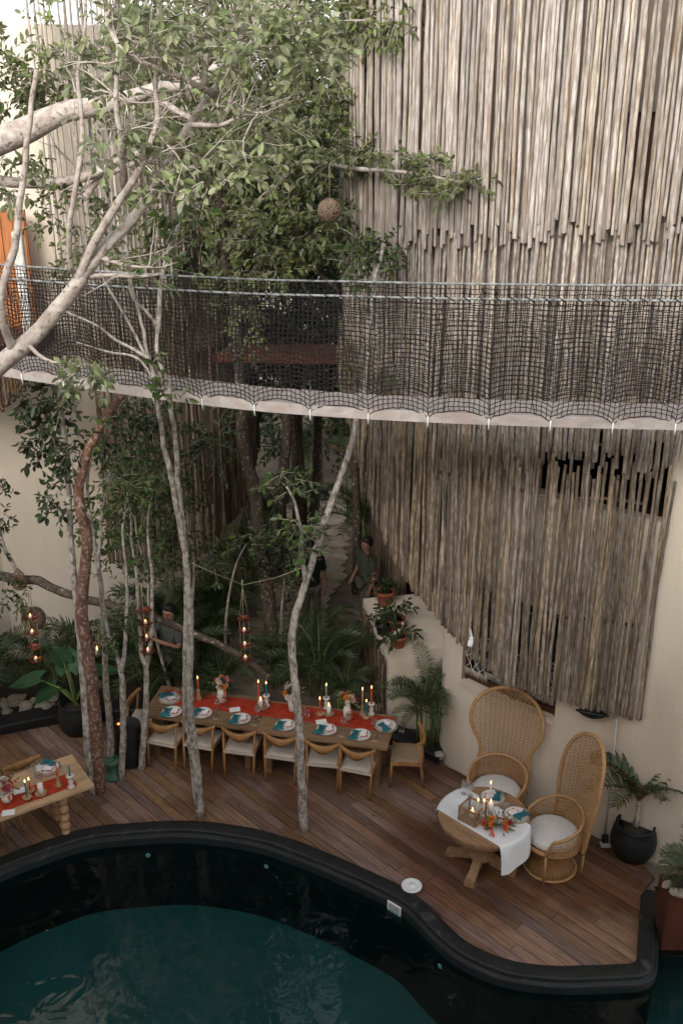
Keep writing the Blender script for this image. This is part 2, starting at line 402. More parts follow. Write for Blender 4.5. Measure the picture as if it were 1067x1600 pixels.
big = [Vector((-400, -300, 0)), Vector((400, -300, 0)), Vector((400, 600, 0)), Vector((-400, 600, 0))]
struct(flat('ground', [big, pool_poly], -.06, M['ground']))
# pool basin: black walls sloping in, green floor; the floor edge sits a little inside the wall
mb = MB(); k = len(pool_poly)
fl = []
cen = Vector((-1.0, 6.2, 0))
for i, p in enumerate(pool_poly):
    fl.append(p + (cen - p).normalized() * .06)
DEPTH = -1.12
mb.grid([[(p.x, p.y, -.05) for p in pool_poly], [(p.x, p.y, DEPTH) for p in fl]], closed=True)
struct(mb.build('pool_wall', M['pool_wall']))
struct(flat('pool_floor', [fl], DEPTH + .002, M['pool_floor']))
# water: tinted, mirror-like at a slant, rippled
wm = bpy.data.materials.new('pool_water'); wm.use_nodes = True; N = wm.node_tree.nodes; L = wm.node_tree.links
N.remove(N['Principled BSDF'])
tr = N.new('ShaderNodeBsdfTransparent'); tr.inputs[0].default_value = (.50, .78, .77, 1)
gl = N.new('ShaderNodeBsdfGlossy'); gl.inputs['Roughness'].default_value = .015; gl.inputs[0].default_value = (1, 1, 1, 1)
fr = N.new('ShaderNodeFresnel'); fr.inputs['IOR'].default_value = 1.36
mx = N.new('ShaderNodeMixShader'); tc = N.new('ShaderNodeTexCoord')
nz = N.new('ShaderNodeTexNoise'); nz.inputs['Scale'].default_value = 2.6; nz.inputs['Detail'].default_value = 2.5; nz.inputs['Distortion'].default_value = .6
bp = N.new('ShaderNodeBump'); bp.inputs['Distance'].default_value = .012; bp.inputs['Strength'].default_value = 1
L.new(tc.outputs['Object'], nz.inputs['Vector']); L.new(nz.outputs['Fac'], bp.inputs['Height'])
L.new(bp.outputs[0], gl.inputs['Normal']); L.new(bp.outputs[0], fr.inputs['Normal'])
L.new(fr.outputs[0], mx.inputs[0]); L.new(tr.outputs[0], mx.inputs[1]); L.new(gl.outputs[0], mx.inputs[2])
L.new(mx.outputs[0], N['Material Output'].inputs['Surface'])
struct(flat('pool_water', [pool_poly], WATER, wm))

# ---- deck: boards at -46 degrees, cut to the court's outline
deck_poly = [p + n * .05 for p, n in zip(curb_out, nor)]
deck_poly += [Vector((3.72, 9.75, 0)), Vector((3.86, 9.9, 0)), Vector((3.75, 10.15, 0)), Vector((3.38, 10.60, 0)), Vector((2.3, 11.45, 0)), Vector((1.5, 12.1, 0)), Vector((1.0, 12.42, 0)), Vector((.2, 12.95, 0)),
              Vector((-2.0, 13.25, 0)), Vector((-4.3, 13.15, 0)), Vector((-5.4, 12.75, 0)), Vector((-7.6, 11.6, 0)), Vector((-7.6, 8.6, 0))]
ang = R(-46.5); ux = Vector((math.cos(ang), math.sin(ang), 0)); vx = Vector((-ux.y, ux.x, 0))
duv = [(p.dot(ux), p.dot(vx)) for p in deck_poly]
def cross(v):
    r = []
    for i in range(len(duv)):
        (u0, v0), (u1, v1) = duv[i], duv[(i + 1) % len(duv)]
        if (v0 - v) * (v1 - v) < 0: r.append(u0 + (u1 - u0) * (v - v0) / (v1 - v0))
    return sorted(r)
deck = struct(thing('deck', None, None)); BW = .145
v = min(d[1] for d in duv) + .01; vmax = max(d[1] for d in duv); kk = 0
while v + BW < vmax:
    a, b = cross(v + .003), cross(v + BW - .003)
    if len(a) != len(b):
        m_ = cross(v + BW / 2); a = b = m_
    for i in range(0, len(a) - 1, 2):
        (s0, e0), (s1, e1) = (a[i], a[i + 1]), (b[i], b[i + 1])
        cuts = []; u = min(s0, s1) + U(.6, 2.6)
        while u < max(e0, e1) - .5:
            if u > max(s0, s1) + .3 and u < min(e0, e1) - .3: cuts.append(u)
            u += U(1.6, 3.4)
        segs = []; L0, L1 = s0, s1
        for c_ in cuts: segs.append((L0, L1, c_ - .003, c_ - .003)); L0 = L1 = c_ + .003
        segs.append((L0, L1, e0, e1))
        for (p0, p1, q0, q1) in segs:
            if q0 - p0 < .05 and q1 - p1 < .05: continue
            um = (p0 + p1 + q0 + q1) / 4; vm = v + BW / 2; mb = MB(); g = .004; dz = U(-.0015, .0015)
            top = [(p0 - um, -BW / 2 + g), (q0 - um, -BW / 2 + g), (q1 - um, BW / 2 - g), (p1 - um, BW / 2 - g)]
            e_ = .004
            vs = [(x, y, -.03) for x, y in top] + [(x, y, -e_) for x, y in top]
            vs += [(x + (e_ if x < 0 else -e_), y + (e_ if y < 0 else -e_), 0) for x, y in top]
            fs = [(0,1,5,4),(1,2,6,5),(2,3,7,6),(3,0,4,7),(4,5,9,8),(5,6,10,9),(6,7,11,10),(7,4,8,11),(8,9,10,11)]
            mb.add(vs, fs)
            w_ = ux * um + vx * vm
            o = mb.build('plank', M['plank'], deck, loc=(w_.x, w_.y, dz)); o.rotation_euler.z = ang; kk += 1
    v += BW
# bed under the boards
bed = [Vector((p.x, p.y, 0)) for p in deck_poly]
struct(flat('deck_bed', [bed], -.035, M['soil']))

# ---- black low curb at the back left of the deck and by the palms
def curb_run(name, pts, wd, h, m):
    pts = catmull(pts, 6); mb = MB(); rows = []
    for i, p in enumerate(pts):
        n_ = nrm(pts, i)
        rows.append([p - n_ * wd / 2 + Vector((0, 0, -.05)), p - n_ * wd / 2 + Vector((0, 0, h - .02)), p - n_ * (wd / 2 - .03) + Vector((0, 0, h)), p + n_ * (wd / 2 - .03) + Vector((0, 0, h)), p + n_ * wd / 2 + Vector((0, 0, h - .02)), p + n_ * wd / 2 + Vector((0, 0, -.05))])
    mb.grid(rows, smooth=False)
    return struct(mb.build(name, m))
curb_run('garden_curb', [(-8, 11.6, 0), (-6.2, 12.55, 0), (-5.2, 13.02, 0), (-4.2, 13.38, 0), (-3.0, 13.5, 0), (-1.0, 13.45, 0), (.4, 13.0, 0), (1.05, 12.62, 0), (1.5, 12.25, 0)], .34, .13, M['black_cement'])
# planting beds
mb = MB(); rows = []
for y in np.linspace(13.5, 15.6, 8):
    rows.append([(x, y + (abs(x + 3) * -.25 if x < -4 else 0), .04 + .06 * mnoise.noise(Vector((x, y, 0)))) for x in np.linspace(-8.5, -2.0, 20)])
mb.grid(rows); struct(mb.build('garden_bed', M['soil']))

# ---- path between the towers, flagstones laid in it
path = struct(thing('path', None, None))
pc = [(-1.9, 14.2), (-1.5, 15.2), (-.95, 16.6), (-.55, 18.4), (-.5, 20.5), (-.7, 23)]
pys = [p[1] for p in pc]; pxs = [p[0] for p in pc]
for i in range(90):
    y = 13.9 + i % 30 * .31 + U(-.08, .08); lane = (i // 30) - 1
    x = interp(y, pys, pxs) + lane * .44 + U(-.07, .07)
    mb = MB(); nsd = random.randint(5, 7); poly = []
    for j in range(nsd):
        a = 2 * math.pi * j / nsd + U(-.25, .25); rr_ = U(.21, .27)
        poly.append((rr_ * 1.1 * math.cos(a), rr_ * .85 * math.sin(a)))
    mb.prism(poly, -.03, U(.004, .014))
    mb.build('flagstone', M['flag'], path, loc=(x, y, -.03))

# ================================================================== RIGHT TOWER
TC = Vector((3.85, 14.2, 0)); TR = 3.85
core_pts = [(1.72, 16.5, 0), (1.68, 14.8, 0), (1.60, 13.4, 0), (1.46, 12.3, 0), (2.3, 11.38, 0), (3.36, 10.58, 0), (4.3, 10.0, 0), (5.6, 9.5, 0), (7.5, 9.2, 0)]
core = catmull(core_pts, 10)
tower = thing('pole_clad_house', 'cream stucco house with curved wall behind the pale pole screens', 'house', (3.4, 11.5, 0))
# lower wall: strips with the long window and the balcony opening left out
W_Z0, W_Z1 = 1.50, 3.0
def colpx(p, z=2): 
    dz = z - CAMZ; dep = p.y * math.cos(PITCH) - dz * math.sin(PITCH); return 533.5 + FOC * p.x / dep
iw0 = min(range(len(core)), key=lambda i: abs(colpx(core[i], 1.6) - 718) + (0 if core[i].y < 12.6 else 999))
iw1 = min(range(len(core)), key=lambda i: abs(colpx(core[i], 1.6) - 872) + (0 if core[i].y < 12.6 else 999))
ib0 = min(range(len(core)), key=lambda i: abs(colpx(core[i], 4.4) - 838) + (0 if core[i].y < 12.6 else 999))
ib1 = min(range(len(core)), key=lambda i: abs(colpx(core[i], 4.4) - 1030) + (0 if core[i].y < 12.6 else 999))
WT = 5.55
mb = MB()
for i in range(len(core) - 1):
    spans = [(-.05, WT)]
    if iw0 <= i < iw1: spans = [(-.05, W_Z0), (W_Z1, WT)]
    if ib0 <= i < ib1:
        spans = [(a, min(b, 4.5)) for a, b in spans if a < 4.5] + [(5.42, WT)]
    for a, b in spans:
        p, q = core[i], core[i + 1]
        mb.add([(p.x, p.y, a), (q.x, q.y, a), (q.x, q.y, b), (p.x, p.y, b)], [(0, 1, 2, 3)], smooth=True)
        # wall thickness at the openings
        npq = Vector((-(q - p).y, (q - p).x, 0)).normalized() * .16
        if b in (W_Z0, 4.5): mb.add([(p.x, p.y, b), (q.x, q.y, b), (q.x + npq.x, q.y + npq.y, b), (p.x + npq.x, p.y + npq.y, b)], [(0, 1, 2, 3)])
        if a in (W_Z1, 5.42): mb.add([(p.x, p.y, a), (p.x + npq.x, p.y + npq.y, a), (q.x + npq.x, q.y + npq.y, a), (q.x, q.y, a)], [(0, 1, 2, 3)])
for i, z0, z1 in ((iw0, W_Z0, W_Z1), (iw1, W_Z0, W_Z1), (ib0, 4.5, 5.42), (ib1, 4.5, 5.42)):
    p = core[i]; q = core[i + 1]; npq = Vector((-(q - p).y, (q - p).x, 0)).normalized() * .16
    mb.add([(p.x, p.y, z0), (p.x + npq.x, p.y + npq.y, z0), (p.x + npq.x, p.y + npq.y, z1), (p.x, p.y, z1)], [(0, 1, 2, 3), (3, 2, 1, 0)])
wall = mb.build('wall', M['stucco'], tower, world=True)
# rooms behind the openings
def inset(i, d):
    p = core[i]; q = core[min(i + 1, len(core) - 1)]; n_ = Vector((-(q - p).y, (q - p).x, 0)).normalized(); return p + n_ * d
for z0, z1, i0, i1, dd in ((W_Z0 - .3, W_Z1 + .2, iw0 - 1, iw1 + 2, 1.3), (4.4, 5.5, ib0 - 2, min(ib1 + 3, len(core) - 2), 1.4)):
    mb = MB(); r0 = [inset(i, dd) for i in range(i0, i1)]
    mb.grid([[(p.x, p.y, z0) for p in r0], [(p.x, p.y, z1) for p in r0]])
    r1 = [inset(i, .17) for i in range(i0, i1)]
    for z_ in (z0, z1): mb.grid([[(p.x, p.y, z_) for p in r1], [(p.x, p.y, z_) for p in r0]])
    for e_ in (0, -1):
        mb.add([(r1[e_].x, r1[e_].y, z0), (r0[e_].x, r0[e_].y, z0), (r0[e_].x, r0[e_].y, z1), (r1[e_].x, r1[e_].y, z1)], [(0, 1, 2, 3)])
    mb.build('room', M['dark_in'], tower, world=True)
mb = MB()                                               # orange sheet painted as the lit interior behind the balcony opening
ro = []
for z_ in (4.45, 5.4): ro.append([inset(ib0 + 1 + k // 8, 1.0 + .03 * math.sin(k * 2.1)) + Vector((0, 0, z_)) for k in range(0, 9)])
mb.grid(ro); mb.build('interior_light_sheet', M['orange_lit'], tower, world=True)
# long window: frame, panes, sill
mb = MB(); fr_ = [inset(i, .10) for i in range(iw0, iw1 + 1)]
for z_, hh in ((W_Z0 + .045, .085), (W_Z1 - .045, .085)):
    mb.grid([[p + Vector((0, 0, z_ - hh / 2)) for p in fr_], [p + Vector((0, 0, z_ + hh / 2)) for p in fr_]], smooth=False)
    fb = [p + (inset(i, .16) - inset(i, .10)) for p, i in zip(fr_, range(iw0, iw1 + 1))]
    mb.grid([[p + Vector((0, 0, z_ + hh / 2)) for p in fr_], [p + Vector((0, 0, z_ + hh / 2)) for p in fb]], smooth=False)
for i in (iw0, iw0 + (iw1 - iw0) * 62 // 100, iw1):
    p = inset(i, .11); q = core[min(i + 1, len(core) - 1)]; a_ = math.atan2(q.y - core[i].y, q.x - core[i].x)
    mb.box((p.x, p.y, (W_Z0 + W_Z1) / 2), (.09, .09, W_Z1 - W_Z0 - .01), rz=a_)
window = mb.build('window', M['window_wood'], tower, world=True)
mb = MB(); gp = [inset(i, .13) for i in range(iw0, iw1 + 1)]
mb.grid([[p + Vector((0, 0, W_Z0 + .08)) for p in gp], [p + Vector((0, 0, W_Z1 - .08)) for p in gp]])
pane = mb.build('pane', M['glass'], tower, world=True); pane.parent = window
mb = MB(); sp = [inset(i, -.05) for i in range(iw0 - 0, iw1 + 1)]; sq_ = [inset(i, .10) for i in range(iw0, iw1 + 1)]
mb.grid([[p + Vector((0, 0, W_Z0 - .05)) for p in sp], [p + Vector((0, 0, W_Z0 - .005)) for p in sp], [p + Vector((0, 0, W_Z0 + .004)) for p in sq_]], smooth=False)
sill = mb.build('sill', M['stucco'], tower, world=True); sill.parent = window
# upper shell behind the upper poles, with a slot of dark red shutter showing
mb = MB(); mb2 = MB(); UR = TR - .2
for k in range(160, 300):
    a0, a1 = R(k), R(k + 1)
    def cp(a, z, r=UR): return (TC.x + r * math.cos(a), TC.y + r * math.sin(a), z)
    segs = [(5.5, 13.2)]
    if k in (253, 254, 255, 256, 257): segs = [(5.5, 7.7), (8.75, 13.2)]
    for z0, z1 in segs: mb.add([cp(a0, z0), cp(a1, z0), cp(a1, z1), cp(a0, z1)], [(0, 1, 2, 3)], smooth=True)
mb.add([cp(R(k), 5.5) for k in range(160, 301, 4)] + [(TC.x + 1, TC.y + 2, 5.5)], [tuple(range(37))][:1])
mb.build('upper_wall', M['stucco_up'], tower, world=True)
for k in (253, 254, 255, 256, 257):
    mb2.add([cp(R(k), 7.65, UR - .1), cp(R(k + 1), 7.65, UR - .1), cp(R(k + 1), 8.8, UR - .1), cp(R(k), 8.8, UR - .1)], [(0, 1, 2, 3)])
mb2.build('shutter', M['window_wood'], tower, world=True)
# flat roof so that no light falls in from above
mb = MB(); mb.add([cp(R(k), 13.15) for k in range(160, 301, 4)] + [(8, 19, 13.15), (1, 19, 13.15)], [tuple(range(38))])
mb.build('roof', M['stucco_up'], tower, world=True)
# side wall of the house along the path, clad in dark brown poles
inner_screen = thing('inner_pole_wall', 'dark brown pole wall along the path beneath the raised screen', 'screen', (.95, 15, 0))

# ---- pole meshes
def pole_data(seed, m, r0=.0198, amp=.011):
    rnd = random.Random(seed); n = 15; pts = []; rad = []
    ph = rnd.uniform(0, 6); ph2 = rnd.uniform(0, 6); am = amp * rnd.uniform(.4, 1.3); r = r0 * rnd.uniform(.78, 1.2)
    kx, ky = 0, 0
    for i in range(n + 1):
        t = i / n
        kx += rnd.uniform(-1, 1) * .009; ky += rnd.uniform(-1, 1) * .006
        pts.append((am * math.sin(ph + t * 5) + kx, .5 * am * math.sin(ph2 + t * 4) + ky, t))
        rad.append(r * (1.12 - .24 * t) * rnd.uniform(.86, 1.13))
    mb = MB(); mb.tube(pts, rad, n=7)
    return mb.data('pole', m)
PV = [pole_data(i, M['pole']) for i in range(18)]
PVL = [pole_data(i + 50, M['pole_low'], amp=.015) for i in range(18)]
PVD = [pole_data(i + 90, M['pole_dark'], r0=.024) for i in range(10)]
def put_pole(par, meshes, x, y, z0, z1, yaw=0, lean=(0, 0), fat=1.0):
    me = random.choice(meshes)
    return inst(me, 'pole', par, (x - par.location.x, y - par.location.y, z0 - par.location.z), (lean[0], lean[1], yaw + random.choice((0, math.pi)) + U(-.35, .35)), (fat, fat, z1 - z0))
def ring(par, meshes, th0, th1, step, lo, hi, r=TR, c=TC, jr=.02, jl=.012, gaps=None, fat=(.85, 1.2)):
    th = th0
    while th < th1:
        f = U(*fat)
        if not (gaps and gaps(th)):
            rr_ = r + U(-jr, jr); a = R(th)
            put_pole(par, meshes, c.x + rr_ * math.cos(a), c.y + rr_ * math.sin(a), lo(th), hi(th), a, (U(-jl, jl), U(-jl, jl)), f)
        th += step * f * U(.86, 1.16)
hem_t = [150, 185, 197, 199.8, 206.1, 212.3, 219.4, 226.2, 231.5, 237.8, 244.1, 251.2, 258, 266, 300]
hem_z = [5.6, 4.95, 4.56, 4.21, 3.86, 3.42, 3.06, 2.78, 2.54, 2.27, 2.15, 2.11, 2.03, 1.96, 1.96]
def pscreen(name, label):
    return thing(name, label, 'screen', (TC.x, TC.y - TR, 0), 0, None)
s_top = pscreen('pole_screen', 'top tier of pale weathered poles hung over the house, ragged lower ends')
ring(s_top, PV, 163, 276, .56, lambda t: interp(t, (160, 209, 226, 242, 262, 290), (7.3, 7.22, 7.42, 7.56, 7.66, 7.7)) + U(-.12, .16), lambda t: 12.9 + U(-.2, .2), jr=.014, jl=.004, gaps=lambda t: 254.6 < t < 255.3 or 256.6 < t < 257.0)
s_mid = pscreen('pole_screen', 'middle tier of poles behind the net bridge, overlapped by the top tier')
ring(s_mid, PV, 163, 276, .50, lambda t: interp(t, (160, 200, 228, 250, 290), (5.0, 4.95, 4.85, 5.1, 5.15)) + U(-.16, .2), lambda t: interp(t, (160, 209, 226, 242, 262, 290), (7.3, 7.3, 7.5, 7.64, 7.72, 7.8)) + U(-.04, .1), r=TR - .065, jr=.014, jl=.008, gaps=lambda t: t > 236 and random.random() < .03)
s_low = pscreen('pole_screen', 'lowest tier of brown crooked poles with a curved rising hem over the window')
def lowtop(t): return interp(t, (160, 200, 215, 232, 245, 270), (5.9, 5.8, 5.6, 5.3, 5.12, 5.15)) + U(-.14, .16)
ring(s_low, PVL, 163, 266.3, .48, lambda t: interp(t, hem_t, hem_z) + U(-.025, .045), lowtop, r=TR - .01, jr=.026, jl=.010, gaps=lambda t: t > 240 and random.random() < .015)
# horizontal rails that the poles are tied to
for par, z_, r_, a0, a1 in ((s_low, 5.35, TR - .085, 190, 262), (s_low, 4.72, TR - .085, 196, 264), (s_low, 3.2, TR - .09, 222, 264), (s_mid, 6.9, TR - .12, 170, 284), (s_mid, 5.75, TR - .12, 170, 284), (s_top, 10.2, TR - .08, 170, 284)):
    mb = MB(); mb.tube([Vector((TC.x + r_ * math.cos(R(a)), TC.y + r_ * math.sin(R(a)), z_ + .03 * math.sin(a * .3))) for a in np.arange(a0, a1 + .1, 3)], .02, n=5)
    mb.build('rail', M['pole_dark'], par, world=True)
# the dark inner pole wall along the path
y = 15.35
while y < 20.5:
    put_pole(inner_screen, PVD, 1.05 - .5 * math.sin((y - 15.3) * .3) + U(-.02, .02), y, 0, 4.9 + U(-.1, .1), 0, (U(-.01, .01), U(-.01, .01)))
    y += U(.055, .075)
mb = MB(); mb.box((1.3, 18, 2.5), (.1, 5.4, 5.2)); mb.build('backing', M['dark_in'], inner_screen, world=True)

# ================================================================== LEFT TOWER
LC = Vector((-5.2, 18.5, 0)); LR = 3.6
house2 = thing('stucco_house', 'cream stucco house with stained wall and orange door behind the trees', 'house', (-5.2, 15.2, 0))
lcore = [(-12, 14.6, 0), (-9, 14.7, 0), (-7, 14.85, 0), (-5.8, 14.98, 0)] 
lcore = catmull(lcore, 5) + [Vector((LC.x + (LR - .25) * math.cos(R(a)), LC.y + (LR - .25) * math.sin(R(a)), 0)) for a in range(264, 392, 4)]
DX0, DX1 = A(-25, 380, 15).x, A(48, 380, 15).x
mb = MB()
for i in range(len(lcore) - 1):
    p, q = lcore[i], lcore[i + 1]
    spans = [(-.05, 9.75)]
    if 316 <= 264 + (i - 15) * 4 < 336: spans = [(-.05, .9), (2.1, 9.75)]
    for a, b in spans: mb.add([(p.x, p.y, a), (q.x, q.y, a), (q.x, q.y, b), (p.x, p.y, b)], [(0, 1, 2, 3)], smooth=True)
mb.build('wall', M['stucco'], house2, world=True)
mb = MB()
for i in range(len(lcore) - 1):
    p = lcore[i]; q = lcore[i + 1]
    if 312 <= 264 + (i - 15) * 4 < 340:
        ip = p + (LC - p) * .25; iq = q + (LC - q) * .25
        mb.add([(ip.x, ip.y, .8), (iq.x, iq.y, .8), (iq.x, iq.y, 2.3), (ip.x, ip.y, 2.3)], [(0, 1, 2, 3)])
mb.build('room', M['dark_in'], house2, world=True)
mb = MB(); mb.add([(p.x, p.y, 9.7) for p in lcore] + [(-2, 24, 9.7), (-12, 24, 9.7)], [tuple(range(len(lcore) + 2))]); mb.build('roof', M['stucco'], house2, world=True)
# orange door, pale jamb
mb = MB(); dy = 14.93
mb.box(((DX0 + DX1) / 2, dy - .03, 6.42), (DX1 - DX0, .06, 1.9)); 
for q in range(4): mb.box((DX0 + (q + .5) * (DX1 - DX0) / 4, dy - .068, 6.42), ((DX1 - DX0) / 4 - .03, .02, 1.8))
door = mb.build('door', M['door_wood'], house2, world=True)
mb = MB(); mb.box((DX1 - .09, dy - .10, 6.75), (.03, .05, .16)); h_ = mb.build('handle', M['black_metal'], house2, world=True); h_.parent = door
mb = MB(); mb.box((A(32, 400, 14.3).x, 14.3, 6.4), (.13, .13, 1.5), bev=.01); mb.build('post', M['whitewood'], house2, world=True)
# screen of the left tower
l_screen = thing('pole_screen', 'brown pole screen on the far tower behind the saplings', 'screen', (LC.x + LR * math.cos(R(300)), LC.y + LR * math.sin(R(300)), 0))
lt = [280, 295, 304, 316, 330, 343, 360, 400]; lz = [1.9, 1.71, 1.33, 1.34, 1.65, 1.88, 2.6, 3.5]
th = 293.0
while th < 372:
    a = R(th); rr_ = LR + U(-.02, .02)
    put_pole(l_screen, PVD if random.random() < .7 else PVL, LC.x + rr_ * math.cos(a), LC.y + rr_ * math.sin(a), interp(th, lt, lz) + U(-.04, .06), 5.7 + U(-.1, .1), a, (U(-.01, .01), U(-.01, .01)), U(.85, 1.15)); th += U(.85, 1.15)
u_screen = thing('pole_screen', 'upper pole screen on the far tower with sky showing through its top', 'screen', (LC.x + LR * math.cos(R(290)), LC.y + LR * math.sin(R(290)), 0))
th = 287.5
while th < 372:
    a = R(th); rr_ = LR + U(-.02, .02)
    put_pole(u_screen, PVL if th > 318 else PV, LC.x + rr_ * math.cos(a), LC.y + rr_ * math.sin(a), 5.45 + U(-.1, .1), 11.3 + U(-.4, .4), a, (U(-.008, .008), U(-.008, .008)), U(.85, 1.15)); th += U(.95, 1.35)
# ragged hem of poles over the left wall
h_screen = thing('pole_screen', 'short dark fringe of poles jutting over the cream wall below the bridge end', 'screen', (-5.6, 14.0, 5.2))
for k in range(26):
    t = k / 25; p = A(-40 + 82 * t, 600, 13.6)
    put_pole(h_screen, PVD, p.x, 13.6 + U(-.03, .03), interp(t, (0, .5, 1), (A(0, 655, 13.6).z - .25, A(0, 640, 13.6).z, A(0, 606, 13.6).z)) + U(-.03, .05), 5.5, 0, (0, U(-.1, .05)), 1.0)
# terrace in front of the orange door, and walkway of red clay between the towers
mb = MB(); mb.prism([(-9, 12.6), (-5.6, 12.9), (-4.7, 13.5), (-4.3, 14.3), (-4.3, 15.2), (-9, 15)], 5.45, 5.72)
terr = mb.build('terrace', M['clay_floor']); struct(terr)
mb = MB(); mb.prism([(-2.4, 16.6), (.3, 16.4), (.3, 17.2), (-2.0, 17.2)], 4.75, 4.9)
struct(mb.build('upper_walkway', M['clay_floor']))
# far court wall, low roof and sunlit gravel beyond the passage
mb = MB(); mb.box((-1, 33, 2.4), (16, .4, 5.6)); fw = mb.build('garden_wall', M['stucco']); tag(fw, 'pale wall closing the far end of the passage', 'wall')
far = thing('small_hut', 'small pale roofed hut glimpsed through the dark passage', 'hut', (.35, 27, 0))
mb = MB(); mb.box((.55, 27, 1.0), (1.7, 2.2, 2.2)); mb.build('wall', M['oldwood'], far, world=True)
mb = MB(); mb.add([(-.6, 25.5, 1.95), (1.7, 25.5, 1.95), (1.7, 28.5, 2.5), (-.6, 28.5, 2.5), (-.6, 25.5, 2.05), (1.7, 25.5, 2.05), (1.7, 28.5, 2.6), (-.6, 28.5, 2.6)], [(0,3,2,1),(4,5,6,7),(0,1,5,4),(1,2,6,5),(2,3,7,6),(3,0,4,7)]); mb.build('roof', M['stucco'], far, world=True)

# unseen wing added behind and left of the viewpoint to shade the court
wing = thing('unseen_shade_wing', 'plain stucco wing, unseen, added opposite the pole clad house to shade the court', 'light blocker', (-3, -3, 0))
mb = MB(); mb.box((0, -3.2, 6.05), (26, 3.0, 12.2)); mb.build('wall', M['stucco'], wing, world=True)
mb = MB(); mb.box((-11.2, 5.2, 5.1), (1.0, 13.8, 10.3)); mb.build('unseen_side_wall', M['stucco'], wing, world=True)
# ================================================================== NET BRIDGE
ne_px = [(-140, 552), (-50, 566), (50, 582), (162, 598), (273, 613), (405, 628), (540, 638), (670, 645), (800, 650), (930, 654), (1067, 657), (1220, 660)]
BZ = 6.15
near = catmull([G(x, y_, BZ) for x, y_ in ne_px], 8)
def perp(path, i):
    t = path[min(i + 1, len(path) - 1)] - path[max(i - 1, 0)]; t.z = 0; t.normalize(); return Vector((-t.y, t.x, 0))
# resample evenly
def resample(path, step):
    d = [0]
    for i in range(1, len(path)): d.append(d[-1] + (path[i] - path[i - 1]).length)
    n_ = int(d[-1] / step); out = []
    for k in range(n_ + 1):
        s_ = d[-1] * k / n_
        j = min(max(int(np.searchsorted(d, s_)) - 1, 0), len(path) - 2)
        t = (s_ - d[j]) / max(d[j + 1] - d[j], 1e-9); out.append(path[j].lerp(path[j + 1], t))
    return out, d[-1]
near, blen = resample(near, .047)
bridge = thing('net_bridge', 'curved timber footbridge with black rope nets strung above the court', 'bridge', (near[len(near) // 2].x, near[len(near) // 2].y, BZ - .12))
BWD = .52
# walkway boards across and long fascia boards
step = 9
i = 0
while i + step < len(near):
    p, q = near[i], near[i + step]; pp, pq = perp(near, i), perp(near, i + step)
    mb = MB(); g = (q - p).normalized() * .005
    a_, b_, c_, d_ = p + pp * .035 + g, q + pq * .035 - g, q + pq * BWD - g, p + pp * BWD + g
    z0, z1 = -.035, U(-.002, .003)
    mb.add([x + Vector((0, 0, z0)) for x in (a_, b_, c_, d_)] + [x + Vector((0, 0, z1)) for x in (a_, b_, c_, d_)], [(0,3,2,1),(4,5,6,7),(0,1,5,4),(1,2,6,5),(2,3,7,6),(3,0,4,7)])
    mb.build('walkway_board', M['bridge_wood'], bridge, world=True); i += step
i = 0; fb_len = 44
while i < len(near) - 2:
    j = min(i + fb_len, len(near) - 1); mb = MB(); rows = []
    for k in range(i, j + 1, 2):
        p = near[k]; pp = perp(near, k)
        rows.append([p + pp * .03 + Vector((0, 0, .012)), p + Vector((0, 0, .012)), p + Vector((0, 0, -.095)), p + pp * .03 + Vector((0, 0, -.095))])
    mb.grid(rows, smooth=False); mb.build('fascia_board', M['bridge_wood'], bridge, world=True)
    i = j
mb = MB(); rows = []
for k in range(0, len(near), 3):
    p = near[k]; pp = perp(near, k); rows.append([p + pp * .1 + Vector((0, 0, -.04)), p + pp * .1 + Vector((0, 0, -.09)), p + pp * .46 + Vector((0, 0, -.09)), p + pp * .46 + Vector((0, 0, -.04))])
mb.grid(rows, smooth=False); mb.build('beam', M['black_metal'], bridge, world=True)
